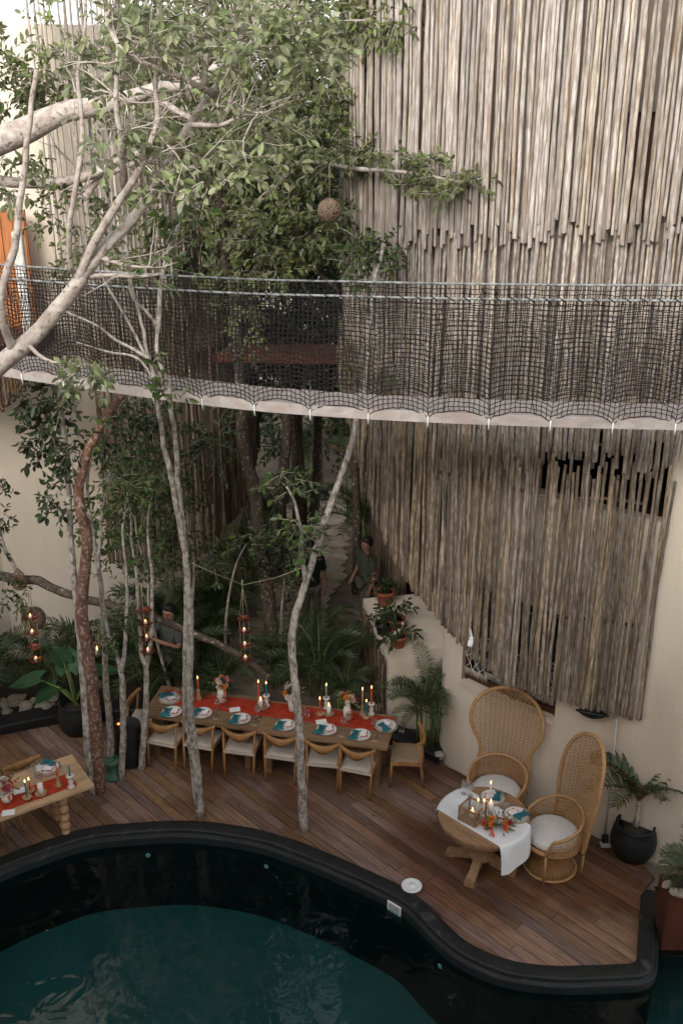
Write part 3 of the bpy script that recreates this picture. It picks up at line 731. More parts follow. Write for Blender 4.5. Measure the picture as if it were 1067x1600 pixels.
for off, rise in ((0.0, 0.0), (BWD, .04)):
    n_ = len(near); rws = 23; tops = []
    for k in range(n_):
        pp = perp(near, k); x = near[k]
        s_ = k / n_
        h_ = interp(x.x, (-6, -4, -2, 0, 2, 4, 6), (.90, .96, 1.01, 1.06, 1.08, 1.10, 1.14)) + rise
        tops.append(x + pp * off + Vector((0, 0, h_)))
    TIP = 12.0
    P = []
    for k in range(n_):
        u = (k % TIP) / TIP; sag = (.085 + .03 * mnoise.noise(Vector((int(k // TIP) * 3.7, off, 0)))) * (1 - (2 * u - 1) ** 2) ** .8
        base = near[k] + perp(near, k) * off + Vector((0, 0, -.045 if off == 0 else .0)); b_ = base + Vector((0, 0, sag))
        col = []
        for r_ in range(rws + 1):
            t = r_ / rws; p = b_.lerp(tops[k], t)
            pull = (1 - t) ** 3
            kk_ = round(k / TIP) * TIP
            if 0 <= kk_ < n_: 
                tx = near[int(kk_)] + perp(near, int(kk_)) * off; d_ = Vector((tx.x - p.x, tx.y - p.y, 0)); p = p + d_ * (.25 * pull * 0)
            bulge = .04 * math.sin(math.pi * t)
            p = p - perp(near, k) * bulge * (1 if off == 0 else -1) + Vector((U(-.006, .006), U(-.006, .006), U(-.007, .007))) + Vector((mnoise.noise(p * 1.7), mnoise.noise(p * 1.3 + Vector((5, 0, 0))), mnoise.noise(p * 2.1 + Vector((0, 7, 0))))) * .022 * math.sin(math.pi * t)
            col.append(p)
        P.append(col)
    mb = MB()
    for r_ in range(rws + 1): mb.tube([P[k][r_] for k in range(n_)], .0048 if r_ else .006, n=3, cap=False, smooth=False)
    for k in range(n_): mb.tube(P[k], .0048, n=3, cap=False, smooth=False)
    net = mb.build('net', M['net'], bridge, world=True)
    mb = MB(); mb.tube([t_ + Vector((0, 0, .004)) for t_ in tops[::3]], .0115, n=6)
    mb.build('hand_rope', M['rope'], bridge, world=True)
    if off == 0:
        for k in range(0, n_, 12):
            mb = MB(); p = near[k] - perp(near, k) * .012
            mb.tube([p + Vector((0, 0, -.03)), p + Vector((0, 0, -.10)), p + perp(near, k) * .01 + Vector((0, 0, -.145))], .007, n=5); mb.build('hook', M['white_plastic'], bridge, world=True)
        # lashing loops round the rope
        mb = MB()
        for k in range(0, n_, 3):
            p = tops[k] + Vector((0, 0, .004)); t = (near[min(k + 1, n_ - 1)] - near[max(k - 1, 0)]).normalized()
            mb.tube([p + t * -.03 + Vector((0, 0, -.02)), p + Vector((0, 0, .02)) - t * .01, p + t * .02 + Vector((0, -.02, 0)), p + t * .05 + Vector((0, 0, -.02))], .0055, n=4)
        mb.build('lashing', M['net'], bridge, world=True)['kind'] = 'stuff'
# ================================================================== FURNITURE
ORD = ['first', 'second', 'third', 'fourth', 'fifth', 'sixth', 'seventh', 'eighth']
# ---- dining chair (front = +y), origin on the floor
def make_chair(seatmat):
    root = thing('dining_chair', 'x', 'chair')
    mb = MB(); n = 12; rows = []                        # horn-shaped back rail
    for i in range(n + 1):
        s_ = -1 + 2 * i / n; x = s_ * .255; y = -.225 + .085 * abs(s_) ** 2; zc = .735 - .03 * (1 - s_ * s_) 
        h = .012 + .075 * max(0, 1 - (s_ / .8) ** 2) ** 1.4; th = .017 + .004 * abs(s_)
        ztop = zc + .022 + .018 * s_ * s_ - .012 * math.exp(-(s_ / .18) ** 2) * 0
        rows.append([(x, y - th, ztop), (x, y + th, ztop + .004), (x, y + th * .8, ztop - .03 - h * .5), (x, y + th * .4, ztop - .035 - h), (x, y - th * .6, ztop - .035 - h), (x, y - th, ztop - .03 - h * .5)])
    mb.grid(rows, closed=True); mb.add(rows[0], [tuple(range(6))]); mb.add(rows[-1], [tuple(reversed(range(6)))])
    mb.build('backrest', M['chairwood'], root)
    for sx in (-1, 1):
        mb = MB(); mb.tube([(sx * .205, -.235, 0), (sx * .213, -.215, .22), (sx * .22, -.19, .44), (sx * .225, -.155, .74)], [.012, .019, .021, .014], n=8); mb.build('leg', M['chairwood'], root)
        mb = MB(); mb.tube([(sx * .225, .225, 0), (sx * .228, .215, .22), (sx * .23, .205, .455)], [.012, .019, .02], n=8); mb.build('leg', M['chairwood'], root)
    mb = MB()
    for a_, b_ in (((-.215, -.2), (.215, -.2)), ((-.225, .2), (.225, .2)), ((-.215, -.2), (-.225, .2)), ((.215, -.2), (.225, .2))):
        c_ = ((a_[0] + b_[0]) / 2, (a_[1] + b_[1]) / 2, .405); d_ = Vector((b_[0] - a_[0], b_[1] - a_[1], 0))
        mb.box(c_, (d_.length, .022, .05), rz=math.atan2(d_.y, d_.x))
    mb.build('seat_frame', M['chairwood'], root)
    mb = MB(); rows = []
    for i in range(11):
        v = -.215 + .44 * i / 10; row = []
        for j in range(11):
            u = (-1 + 2 * j / 10); hw = .222 + .014 * (v + .2)
            ed = min(1, min(1 - abs(u), (1 - abs(2 * i / 10 - 1))) * 5)
            row.append((u * hw, v, .425 + .022 * ed - .012 * (1 - u * u) * (1 - (2 * i / 10 - 1) ** 2)))
        rows.append(row)
    mb.grid(rows); rim = rows[0] + [r[-1] for r in rows[1:]] + rows[-1][::-1][1:] + [r[0] for r in rows[::-1]][1:-1]
    mb.grid([[(p[0], p[1], .385) for p in rim], rim], closed=True, smooth=False)
    mb.build('seat', seatmat, root)
    return root
chairA = make_chair(M['cord']); used = [False]
def chair(px, py, rz, label, group=None, src=None):
    if src is None: src = chairA
    if src is chairA and not used[0]: o = src; used[0] = True
    else: o = copy_tree(src)
    p = G(px, py) if not isinstance(px, Vector) else px
    o.location = p; o.rotation_euler.z = rz; o['label'] = label
    if group: o['group'] = group
    return o
TA = math.atan2(G(605, 1168, .75).y - G(220, 1117, .75).y, G(605, 1168, .75).x - G(220, 1117, .75).x)
tx = Vector((math.cos(TA), math.sin(TA), 0)); ty = Vector((-tx.y, tx.x, 0))
FL = G(220, 1117, .75); FL.z = 0; TLEN = (G(605, 1168, .75) - G(220, 1117, .75)).length
TD = .80
for i, (x0, y0, x1, y1) in enumerate([(234, 1199, 278, 1206), (291, 1203, 333, 1210), (350, 1213, 397, 1219), (415, 1221, 461, 1228), (479, 1233, 525, 1239), (533, 1244, 580, 1249)]):
    m_ = (G(x0, y0) + G(x1, y1)) / 2 + ty * .235
    chair(m_, 0, TA + U(-.10, .10), f'wooden dining chair with cream seat, {ORD[i]} from the barrel along the long table', 'dining chairs')
m_ = (G(599, 1225) + G(643, 1232) + G(655, 1205)) / 3
chairT = make_chair(M['cordtan']); chairT.location = m_ + Vector((.03, .06, 0)); chairT.rotation_euler.z = TA + R(97)
chairT['label'] = 'wooden dining chair with tan seat at the palm end of the long table'; chairT['group'] = 'dining chairs'
chair(FL - tx * .12 + ty * .38, 0, TA - R(86), 'wooden dining chair at the barrel end of the long table, partly behind a thin trunk', 'dining chairs')

def plank_table(name, label, p0, ax, ay, ln, dp, m, nb=5, h=.75, legs=True, gap=.004):
    rz = math.atan2(ax.y, ax.x); c = p0 + ax * ln / 2 + ay * dp / 2
    root = thing(name, label, 'table', (c.x, c.y, 0), rz)
    bw = dp / nb
    for i in range(nb):
        mb = MB(); mb.box((U(-.004, .004), -dp / 2 + (i + .5) * bw, h - .02), (ln - .004, bw - gap, .04), bev=.004); mb.build('tabletop_plank', m, root)
    mb = MB(); mb.box((0, 0, h - .075), (ln - .2, dp - .2, .06)); mb.build('apron', m, root)
    if legs:
        for sx in (-1, 1):
            for sy in (-1, 1):
                mb = MB(); mb.box((sx * (ln / 2 - .16), sy * (dp / 2 - .14), (h - .1) / 2), (.08, .08, h - .1), bev=.006); mb.build('leg', m, root)
    return root
half = TLEN * .475
plank_table('dining_table', 'brown plank dining table, half nearer the black barrel, under the red runner', FL, tx, ty, half, TD, M['tablewood'])
plank_table('dining_table', 'brown plank dining table, half nearer the potted ledge, under the red runner', FL + tx * (half + .006) - ty * .03, tx, ty, TLEN - half, TD, M['tablewood'])

def runner(name, label, p0, ax, ay, ln, wd, z, m, hang=0.0, wave=.006, nx=60, ny=10, ragged=.012):
    mb = MB(); rows = []
    for i in range(nx + 1):
        u = ln * i / nx; row = []
        for j in range(ny + 1):
            v = wd * j / ny
            e_ = mnoise.noise(Vector((u * 3, v * .1, 3))) * ragged * (1 if j in (0, ny) else .3)
            q = p0 + ax * u + ay * (v + e_)
            zz = z + .003 + wave * abs(mnoise.noise(Vector((u * 4, v * 9, 0)))) + wave * .5 * abs(mnoise.noise(Vector((u * 13, v * 17, 5))))
            row.append((q.x, q.y, zz))
        rows.append(row)
    mb.grid(rows)
    o = mb.build(name, m); tag(o, label, 'table runner'); return o
runner('table_runner', 'long crumpled rust red gauze runner down the middle of the long table', FL + ty * .34 + tx * .12, tx, ty, TLEN - .14, .36, .75, M['red_cloth'], wave=.012)

# ---- left table: pale top, beaded legs
LR_ = G(148, 1227, .75); LR_.z = 0; l2 = G(103, 1180, .75); l2.z = 0; l0 = G(0, 1281, .75); l0.z = 0
lx = (LR_ - l0).normalized(); ly = Vector((-lx.y, lx.x, 0)); LD = .80; LLEN = 2.7
lroot = plank_table('dining_table', 'pale plank dining table with beaded legs beside the red trunk', LR_ - lx * LLEN, lx, ly, LLEN, LD, M['palewood'], nb=4, legs=False)
bead = []
zz = 0
for k, (r_, h_) in enumerate(((.058, .10), (.07, .125), (.072, .13), (.074, .135), (.076, .14))):
    for q in range(7):
        t = q / 6; bead.append((.035 + (r_ - .035) * math.sin(math.pi * t) ** .55, zz + h_ * t))
    zz += h_
bead.append((.04, .66))
for ex in (LLEN / 2 - .38, -LLEN / 2 + .38):
    for ey in (-.21, .14):
        mb = MB(); mb.lathe(bead, n=18); mb.build('leg', M['turned'], lroot, loc=(ex, ey, 0))
runner('table_runner', 'bright rust orange gauze runner along the pale table with beaded legs', LR_ - lx * LLEN + ly * .12, lx, ly, LLEN - .18, .30, .75, M['red_cloth'], wave=.01)
chair(LR_ - lx * .62 + ly * (LD + .02), 0, math.atan2(lx.y, lx.x) + math.pi + .06, 'wooden dining chair across the pale table, nearer the red trunk', 'dining chairs')
chair(LR_ - lx * 1.28 + ly * (LD + .03), 0, math.atan2(lx.y, lx.x) + math.pi - .05, 'wooden dining chair across the pale table behind the flower vase', 'dining chairs')

# ---- round pedestal table with white linen
RC = Vector((1.86, 10.97 - .03, 0)); 
RC = (G(683, 1255, .75) + G(830, 1290, .75)) / 2; RC = Vector(((G(683, 1262, .75).x + G(828, 1280, .75).x) / 2, (G(755, 1323, .75).y + G(745, 1229, .75).y) / 2, 0)); RRAD = (G(755, 1229, .75).y - G(755, 1323, .75).y) / 2
rt = thing('pedestal_table', 'round wooden pedestal table under a white cloth by the wicker chairs', 'table', RC, R(-46))
nb = 6; bw = 2 * RRAD / nb
for i in range(nb):
    y0 = -RRAD + i * bw + .002; y1 = y0 + bw - .004; mb = MB(); top = []
    for k in range(9):
        y = y0 + (y1 - y0) * k / 8; top.append((math.sqrt(max(RRAD ** 2 - y * y, 0)), y))
    poly = top + [(-x, y) for x, y in reversed(top)]
    mb.prism(poly, .712, .75); mb.build('tabletop_plank', M['oldwood'], rt)
mb = MB(); mb.lathe([(RRAD - .09, .62), (RRAD - .045, .63), (RRAD - .03, .66), (RRAD - .035, .70), (RRAD - .02, .711)], n=40); mb.build('rim', M['oldwood'], rt)
mb = MB(); mb.lathe([(.13, .12), (.155, .16), (.15, .2), (.105, .23), (.10, .26), (.12, .28), (.095, .31), (.12, .40), (.145, .5), (.15, .56), (.11, .59), (.17, .63)], n=24); mb.build('pedestal', M['oldwood'], rt)
for k in range(4):
    mb = MB(); a = k * math.pi / 2 + R(20); T_ = Matrix.Rotation(a, 4, 'Z')
    vs = []
    for x, z0, z1, w_ in ((.06, .10, .22, .05), (.18, .06, .18, .05), (.30, .03, .10, .052), (.40, .0, .075, .06), (.45, .0, .07, .06)):
        vs.append([(x, -w_, z0), (x, w_, z0), (x, w_, z1), (x, -w_, z1)])
    mb.grid(vs, closed=True, smooth=False, M=T_); mb.add(vs[-1], [(0, 1, 2, 3)], M=T_); mb.build('foot', M['oldwood'], rt)
# linen: a strip over the table that drapes at both ends
P1, P2, Q1, Q2 = G(680, 1257, .757), G(764, 1312, .757), G(716, 1230, .757), G(825, 1288, .757)
cd_ = ((P2 - P1) + (Q2 - Q1)).normalized(); cw = Vector((-cd_.y, cd_.x, 0))
cmid = (P1 + P2 + Q1 + Q2) / 4; cwid = 1.12 * (abs((Q1 - P1).dot(cw)) * .5 + abs((Q2 - P2).dot(cw)) * .5)
mb = MB(); rows = []; NU, NV = 64, 26
rel = cmid - RC; off0 = rel.dot(cw)
for j in range(NV + 1):
    b_ = off0 + cwid * (j / NV - .5); half_ = math.sqrt(max((RRAD + .012) ** 2 - min(abs(b_), RRAD - .03) ** 2, .02)); row = []
    for i in range(NU + 1):
        dropA, dropB = .20, .38 + .06 * math.sin(j / NV * 3 + .4) - .1 * (j / NV)
        tot = dropA + 2 * half_ + dropB; s_ = -half_ - dropA + tot * i / NU
        if -half_ <= s_ <= half_: u = s_; z_ = .756 + .003 * mnoise.noise(Vector((s_ * 5, b_ * 6, 1)))
        else:
            d_ = abs(s_) - half_; sg = 1 if s_ > 0 else -1
            u = sg * (half_ + .02 * (1 - math.exp(-d_ * 25)) + .02 * math.sin(j / NV * 9 + 1) * min(1, d_ * 5) + .05 * d_); z_ = .754 - d_ * .98
        q = RC + cd_ * u + cw * b_; row.append((q.x, q.y, z_))
    rows.append(row)
mb.grid(rows); tc_ = mb.build('tablecloth', M['white_cloth']); tag(tc_, 'white linen runner draped over the round table to its edge', 'tablecloth')

# ---- peacock chair: front = -y, origin under the seat
def peacock(loc, rz, label, key=True):
    root = thing('peacock_chair', label, 'chair', loc, rz, 'wicker peacock chairs')
    m = M['rattan']
    # outline of the fan back: (half width, height)
    if key: O = [(.34, .42), (.345, .62), (.33, .80), (.325, .90), (.36, 1.02), (.43, 1.16), (.475, 1.32), (.465, 1.48), (.40, 1.62), (.28, 1.72), (.13, 1.775), (0, 1.785)]
    else: O = [(.36, .42), (.38, .62), (.405, .80), (.425, .96), (.435, 1.12), (.43, 1.28), (.405, 1.44), (.35, 1.58), (.265, 1.69), (.16, 1.755), (.07, 1.785), (0, 1.79)]
    O = [(x * 1.0, z) for x, z in O]
    def surf(x, z):
        return Vector((x, .30 + .13 * (z - .45) - .55 * x * x, z))
    def hw(z): return interp(z, [o[1] for o in O], [o[0] for o in O])
    rim = [surf(x, z) for x, z in O] + [surf(-x, z) for x, z in reversed(O[:-1])]
    rim = catmull(rim, 4)
    mb = MB(); mb.tube(rim, .026, n=8); mb.build('back_rim', m, root)
    mb = MB()                                           # crossed strands of the back
    def strand(f, n_=26):
        run = []
        for k in range(n_ + 1):
            x, z = f(k / n_)
            if .42 < z < 1.785 and abs(x) < hw(z): run.append(surf(x, z))
            else:
                if len(run) > 1: mb.tube(run, .0046, n=3, cap=False, smooth=False)
                run = []
        if len(run) > 1: mb.tube(run, .0046, n=3, cap=False, smooth=False)
    for k in range(-23, 35):
        c_ = k * .046
        strand(lambda t, c_=c_: (-.5 + t, .42 + c_ + .85 * t), 34)
        strand(lambda t, c_=c_: (.5 - t, .42 + c_ + .85 * t), 34)
    for k in range(15):
        x = -.46 + k * .0657
        strand(lambda t, x=x: (x * (.75 + .25 * t), .42 + 1.37 * t), 40)
    mb.build('back_weave', m, root)
    # seat ring, drum, hourglass base
    mb = MB()
    ring_ = [(.35 * math.cos(a), .34 * math.sin(a), .43) for a in np.linspace(0, 2 * math.pi, 29)[:-1]]
    mb.tube(ring_, .026, n=7, close=True); mb.lathe([(.33, .40), (.34, .43), (0.0, .435)], n=28); mb.build('seat', m, root)
    mb = MB(); nb_ = 40
    for k in range(nb_):
        for sgn in (1, -1):
            pts = []
            for q in range(11):
                t = q / 10; r_ = .14 + .175 * abs(2 * t - 1.05) ** 1.5; a = 2 * math.pi * k / nb_ + sgn * t * .8
                pts.append((r_ * math.cos(a), r_ * math.sin(a), .02 + .39 * t))
            mb.tube(pts, .005, n=3, cap=False, smooth=False)
    for r_, z_ in ((.32, .022), (.25, .07), (.20, .12), (.155, .2), (.16, .25), (.22, .33)):
        mb.tube([(r_ * math.cos(a), r_ * math.sin(a), z_) for a in np.linspace(0, 2 * math.pi, 25)[:-1]], .018 if z_ < .03 else .007, n=6, close=True)
    mb.lathe([(.29, .02), (.2, .09), (.135, .2), (.2, .33), (.3, .40)], n=24)
    mb.build('base', m, root)
    # arms: woven walls that rise toward the back, with a rolled rim
    def arm(t, f):                                      # t from one front post round the back to the other
        a = R(-38 + 256 * t); r_ = .375; e_ = math.sin(math.pi * t) ** .9
        zt = .44 + .235 * math.sin(min(e_ * 4.6, 1) * math.pi / 2) + .24 * max(0, e_ - .25) ** 1.2
        return Vector((r_ * math.cos(a), r_ * math.sin(a) * (1 - .12 * max(0, math.sin(a))), .43 + (zt - .43) * f))
    mb = MB(); mb.tube([arm(k / 60, 1) for k in range(61)], .02, n=7); mb.build('arm_rim', m, root)
    mb = MB()
    for k in range(0, 105, 2):
        mb.tube([arm(k / 104, 0), arm(min(1, k / 104 + .012), .5), arm(min(1, k / 104 + .024), 1)], .0045, n=3, cap=False, smooth=False)
        mb.tube([arm(k / 104, 0), arm(max(0, k / 104 - .012), .5), arm(max(0, k / 104 - .024), 1)], .0045, n=3, cap=False, smooth=False)
    for q in range(1, 7): mb.tube([arm(k / 50, q / 7) for k in range(51)], .0045, n=3, cap=False, smooth=False)
    mb.build('arm_weave', m, root)
    for sx in (-1, 1):
        a = R(-38); mb = MB(); mb.tube([(sx * .375 * math.cos(a), .375 * math.sin(a), 0), (sx * .375 * math.cos(a), .375 * math.sin(a), .47)], .017, n=7); mb.build('leg', m, root)
        mb = MB(); mb.tube([(sx * .30, .27, 0), (sx * .31, .27, .44)], .017, n=7); mb.build('leg', m, root)
    cu = thing('seat_cushion', label.split(' ')[0], 'cushion', loc, rz)
    bpy.data.objects.remove(cu)
    mb = MB(); mb.lathe([(.0, .445), (.28, .447), (.315, .47), (.322, .50), (.31, .535), (.27, .555), (0, .565)], n=30)
    mb.tube([(.32 * math.cos(a), .32 * math.sin(a), .485) for a in np.linspace(0, 2 * math.pi, 31)[:-1]], .007, n=5, close=True)
    return root, mb
pc1 = G(775, 1236, .50); pc1.z = 0
def aim(p, q): return math.atan2(q.y - p.y, q.x - p.x) + math.pi / 2
r1, cm1 = peacock(pc1, R(-24), 'wicker peacock chair with keyhole fan back against the stucco wall', True)
c1_ = cm1.build('seat_cushion', M['cushion'], None, loc=pc1); tag(c1_, 'round pale cushion on the keyhole backed wicker chair', 'cushion')
pc2 = G(858, 1352); pc2.z = 0
r2, cm2 = peacock(pc2, R(-74), 'wicker peacock chair with tall oval back beside the black palm pot', False)
c2_ = cm2.build('seat_cushion', M['cushion'], None, loc=pc2); tag(c2_, 'round pale cushion on the oval backed wicker chair', 'cushion')

# ================================================================== TABLEWARE
def plate_set(p, i_label, rz, nap='side', seed=0, charger=False):
    z = .752 + (.004)
    mb = MB(); mb.lathe([(.0, .004), (.085, .004), (.13, .014), (.142, .020), (.143, .024), (.13, .019), (.085, .010), (0, .009)], n=28)
    if charger: mb.lathe([(0, .0), (.15, .0), (.168, .006), (.168, .009), (.1, .004)], n=28, mi=1)
    o = mb.build('plate', [M['ceramic'], M['charger']], None, loc=(p.x, p.y, z)); tag(o, 'round stoneware plate ' + i_label, 'plate', 'dinner plates')
    rnd = random.Random(seed); bx = Matrix.Rotation(rz, 4, 'Z')
    # gauze napkin gathered and hanging over the rim
    mb = MB(); rows = []
    for i in range(13):
        t = i / 12; row = []
        w_ = .035 + .045 * abs(2 * t - .9) ** 1.2
        for j in range(9):
            s_ = -1 + 2 * j / 8
            row.append((-.055 - .03 * t + w_ * s_ * .9 + .008 * rnd.uniform(-1, 1), .06 - .19 * t + .008 * rnd.uniform(-1, 1), .026 + .022 * abs(math.sin(j * 1.9 + t * 5)) + .012 * math.sin(math.pi * t) - (.02 * max(0, t - .75) * 4)))
        rows.append(row)
    mb.grid(rows, M=bx); mb.grid([[(q[0], q[1], .024) for q in rows[0]], rows[0]], M=bx)
    o = mb.build('napkin', M['teal_cloth'], None, loc=(p.x, p.y, z)); tag(o, 'gathered teal gauze napkin on the plate ' + i_label, 'napkin', 'teal napkins')
    mb = MB(); a = rz + rnd.uniform(-.2, .3)
    mb.box((.035, .02, .030), (.085, .12, .003), M=Matrix.Rotation(a, 4, 'Z') @ Matrix.Rotation(.07, 4, 'X'))
    o = mb.build('menu_card', M['paper'], None, loc=(p.x, p.y, z)); tag(o, 'white menu card on the plate ' + i_label, 'card', 'menu cards')
    mb = MB(); mb.box((.05, .045, .026), (.10, .055, .003), M=Matrix.Rotation(a + .12, 4, 'Z')); mb.box((.045, -.045, .0265), (.09, .03, .003), M=Matrix.Rotation(a + .2, 4, 'Z'))
    o = mb.build('paper_band', M['orange_cloth'], None, loc=(p.x, p.y, z)); tag(o, 'orange paper band on the plate ' + i_label, 'paper band', 'orange paper bands')
def cutlery(p, rz, where):
    for k, nm in enumerate(('fork', 'knife', 'spoon')):
        mb = MB(); x = k * .028
        mb.tube([(x, -.09, .004), (x, .02, .007), (x, .05, .004)], [.004, .003, .003], n=5)
        if nm == 'spoon': mb.ball((x, .075, .006), .016, 8, 5, (.8, 1.4, .3))
        elif nm == 'knife': mb.box((x, .08, .004), (.013, .085, .003))
        else:
            for q in (-1, 0, 1): mb.tube([(x + q * .005, .05, .004), (x + q * .006, .10, .005)], .0018, n=4)
            mb.box((x, .052, .004), (.016, .012, .003))
        o = mb.build(nm, M['metal'], None, loc=(p.x, p.y, .7525), rz=rz); tag(o, f'steel {nm} laid beside the plate {where}', nm, 'cutlery')
seats = [(266, 1091, 'at the head seat by the barrel', 0), (269, 1113, 'at the first seat from the barrel', 0), (316, 1115, 'at the second seat from the barrel', 0), (376, 1124, 'at the third seat from the barrel', 0), (446, 1134, 'at the fourth seat from the barrel', 0), (510, 1141, 'at the fifth seat from the barrel', 0), (563, 1149, 'at the sixth seat from the barrel', 0), (603, 1134, 'at the head seat by the palm', 1)]
for i, (x, y, s_, ch) in enumerate(seats):
    p = G(x, y, .76); plate_set(p, s_ + ' end' if 'head' in s_ else s_, TA + U(-.25, .25) + (0 if i not in (0, 7) else (-.9 if i == 0 else 1.1)), seed=i, charger=bool(ch) or i == 0)
    if i not in (0,): cutlery(p + tx * .20 - ty * .01, TA + U(-.06, .06), s_)
p = G(75, 1200, .76); plate_set(p, 'on the pale table by the red trunk', math.atan2(lx.y, lx.x) + math.pi + .7, seed=20, charger=True); cutlery(p - lx * .24 + ly * .03, math.atan2(lx.y, lx.x), 'on the pale table')
p = G(806, 1273, .765); plate_set(p, 'beside the oval backed wicker chair', R(130), seed=31, charger=True); cutlery(p + Vector((-.14, .2, 0)), R(70), 'beside the oval backed wicker chair')
p = G(769, 1246, .765); plate_set(p, 'in front of the keyhole backed wicker chair', R(160), seed=32, charger=True)

def glass(px, py, where, h=.19, flute=False, zt=.755):
    p = G(px, py, zt); mb = MB()
    if flute: pr_ = [(.0, 0), (.032, .002), (.030, .006), (.005, .012), (.004, .08), (.012, .09), (.024, .11), (.028, .16), (.025, .21), (.023, .21), (.026, .16), (.0, .095)]
    else: pr_ = [(.0, 0), (.036, .002), (.034, .006), (.005, .012), (.004, .07), (.014, .078), (.034, .10), (.040, .13), (.036, .175), (.032, .19), (.030, .19), (.037, .13), (.0, .082)]
    mb.lathe(pr_, n=16); o = mb.build('wine_glass', M['clear'], None, loc=(p.x, p.y, zt)); tag(o, where, 'glass', 'stemmed glasses')
for x, y, lb in ((277, 1096, 'beside the head plate by the barrel'), (340, 1109, 'in front of the cream flower vase'), (351, 1104, 'touching the base of the cream flower vase'), (403, 1120, 'in front of the mid table white pillar'), (414, 1117, 'in front of the mid table teal taper'), (480, 1128, 'between the fourth and fifth plates'), (537, 1138, 'between the fifth and sixth plates'), (545, 1131, 'below the vase between the candle groups'), (584, 1141, 'just beyond the sixth plate'), (590, 1118, 'beside the orange taper at the palm end'), (474, 1123, 'just behind the slender bent trunk'), (300, 1101, 'behind the twin mottled trunk')):
    glass(x, y, 'clear stemmed wine glass ' + lb)
for x, y, lb in ((66, 1226, 'behind the pillar candle of the pale table'), (55, 1214, 'beside the plate of the pale table')): glass(x, y, 'clear stemmed wine glass ' + lb, zt=.756)
for x, y, lb in ((724, 1240, 'at the outer rim of the white linen'), (734, 1243, 'on the linen toward the keyhole backed chair')): glass(x, y, 'clear stemmed wine glass ' + lb, zt=.765)
glass(783, 1262, 'clear champagne flute between the plates of the round table', flute=True, zt=.765)

def holder(kind, p, lab):
    mb = MB()
    if kind == 'turned': mb.lathe([(.042, 0), (.044, .012), (.034, .03), (.026, .08), (.02, .12), (.024, .125), (.018, .135), (.024, .15), (.024, .165), (.013, .165), (.013, .14), (0, .14)], n=16); h = .145; m = M['turned']
    elif kind == 'white': mb.lathe([(.045, 0), (.047, .015), (.034, .03), (.024, .05), (.034, .085), (.026, .12), (.02, .135), (.03, .15), (.05, .165), (.05, .185), (.014, .185), (.014, .17), (0, .17)], n=18); h = .172; m = M['whitewood']
    elif kind == 'dish': mb.lathe([(.04, 0), (.055, .012), (.06, .03), (.056, .032), (.045, .016), (.016, .014), (.016, .04), (.012, .04), (.012, .02), (0, .02)], n=18); mb.tube([(.055, 0, .02), (.08, 0, .03), (.085, 0, .015), (.06, 0, .01)], .006, n=5); h = .021; m = M['turned']
    elif kind == 'plate': mb.lathe([(.05, 0), (.072, .012), (.075, .026), (.07, .026), (.05, .014), (0, .014)], n=20); h = .015; m = M['turned']
    elif kind == 'glass': mb.lathe([(.034, 0), (.036, .005), (.02, .012), (.03, .04), (.036, .075), (.034, .08), (.0, .03)], n=16); h = .076; m = M['clear']
    else: mb.lathe([(.03, 0), (.032, .01), (.012, .02), (.010, .06), (.018, .075), (.02, .095), (.012, .095), (0, .08)], n=14); h = .085; m = M['whitewood']
    o = mb.build('candle_holder', m, None, loc=p); tag(o, lab, 'candle holder'); return h
def candle(p, m, h, r, lab, lit=True):
    root = thing('candle', lab, 'candle', p)
    mb = MB(); mb.lathe([(r, 0), (r, h * .6), (r * .96, h - .006), (r * .7, h), (0, h - .004)], n=12); mb.build('wax', m, root)
    mb = MB(); mb.tube([(0, 0, h - .004), (.001, 0, h + .012)], .0016, n=4); mb.build('wick', M['wick'], root)
    if lit: mb = MB(); mb.lathe([(.0, h + .004), (.006, h + .014), (.0075, h + .022), (.005, h + .036), (.0, h + .056)], n=8); mb.build('flame', M['flame'], root)
def taper(px, py, kind, m, h, lab, lit=True, r=.0105, zt=.762):
    p = G(px, py, zt); hh = holder(kind, p, {'turned': 'turned wooden', 'white': 'whitewashed turned', 'dish': 'shallow handled wooden', 'plate': 'flat round wooden', 'glass': 'clear glass footed', 'slim': 'slim white'}[kind] + ' holder of the ' + lab)
    candle(p + Vector((0, 0, hh)), m, h, r, lab, lit)
taper(311, 1092, 'turned', M['candle_o'], .19, 'orange taper behind the twin mottled trunk')
taper(405, 1103, 'turned', M['candle_o'], .24, 'tall orange taper at mid table')
taper(417, 1103, 'white', M['candle_t'], .19, 'teal taper at mid table')
taper(408, 1107, 'plate', M['candle_w'], .13, 'white pillar candle at mid table', r=.033)
taper(500, 1117, 'dish', M['candle_o'], .23, 'orange taper in a dish beside the sage taper')
taper(510, 1107, 'white', M['candle_g'], .20, 'sage taper behind the right white pillar candle')
taper(514, 1117, 'plate', M['candle_w'], .14, 'white pillar candle below the sage taper', r=.033)
taper(566, 1117, 'turned', M['candle_tan'], .26, 'tan taper on the palm end of the long table')
taper(572, 1122, 'dish', M['candle_t'], .24, 'teal taper between the tan and orange tapers')
taper(580, 1116, 'white', M['candle_o'], .25, 'orange taper nearest the palm end chair')
taper(92, 1228, 'turned', M['candle_o'], .20, 'orange taper unlit on the pale table', lit=False)
taper(112, 1230, 'white', M['candle_t'], .16, 'teal taper unlit at the corner of the pale table', lit=False)
taper(65, 1241, 'plate', M['candle_w'], .15, 'white pillar candle on the pale table', r=.036, lit=False)
taper(43, 1248, 'dish', M['candle_t'], .22, 'teal taper lit beside the vase on the pale table')
taper(48, 1237, 'dish', M['candle_o'], .15, 'short lit orange taper on the pale table')
taper(765, 1277, 'glass', M['candle_w'], .14, 'white pillar candle on the round table', r=.036, zt=.77)
taper(745, 1279, 'slim', M['candle_w'], .17, 'white taper right beside the wooden lantern', zt=.77)
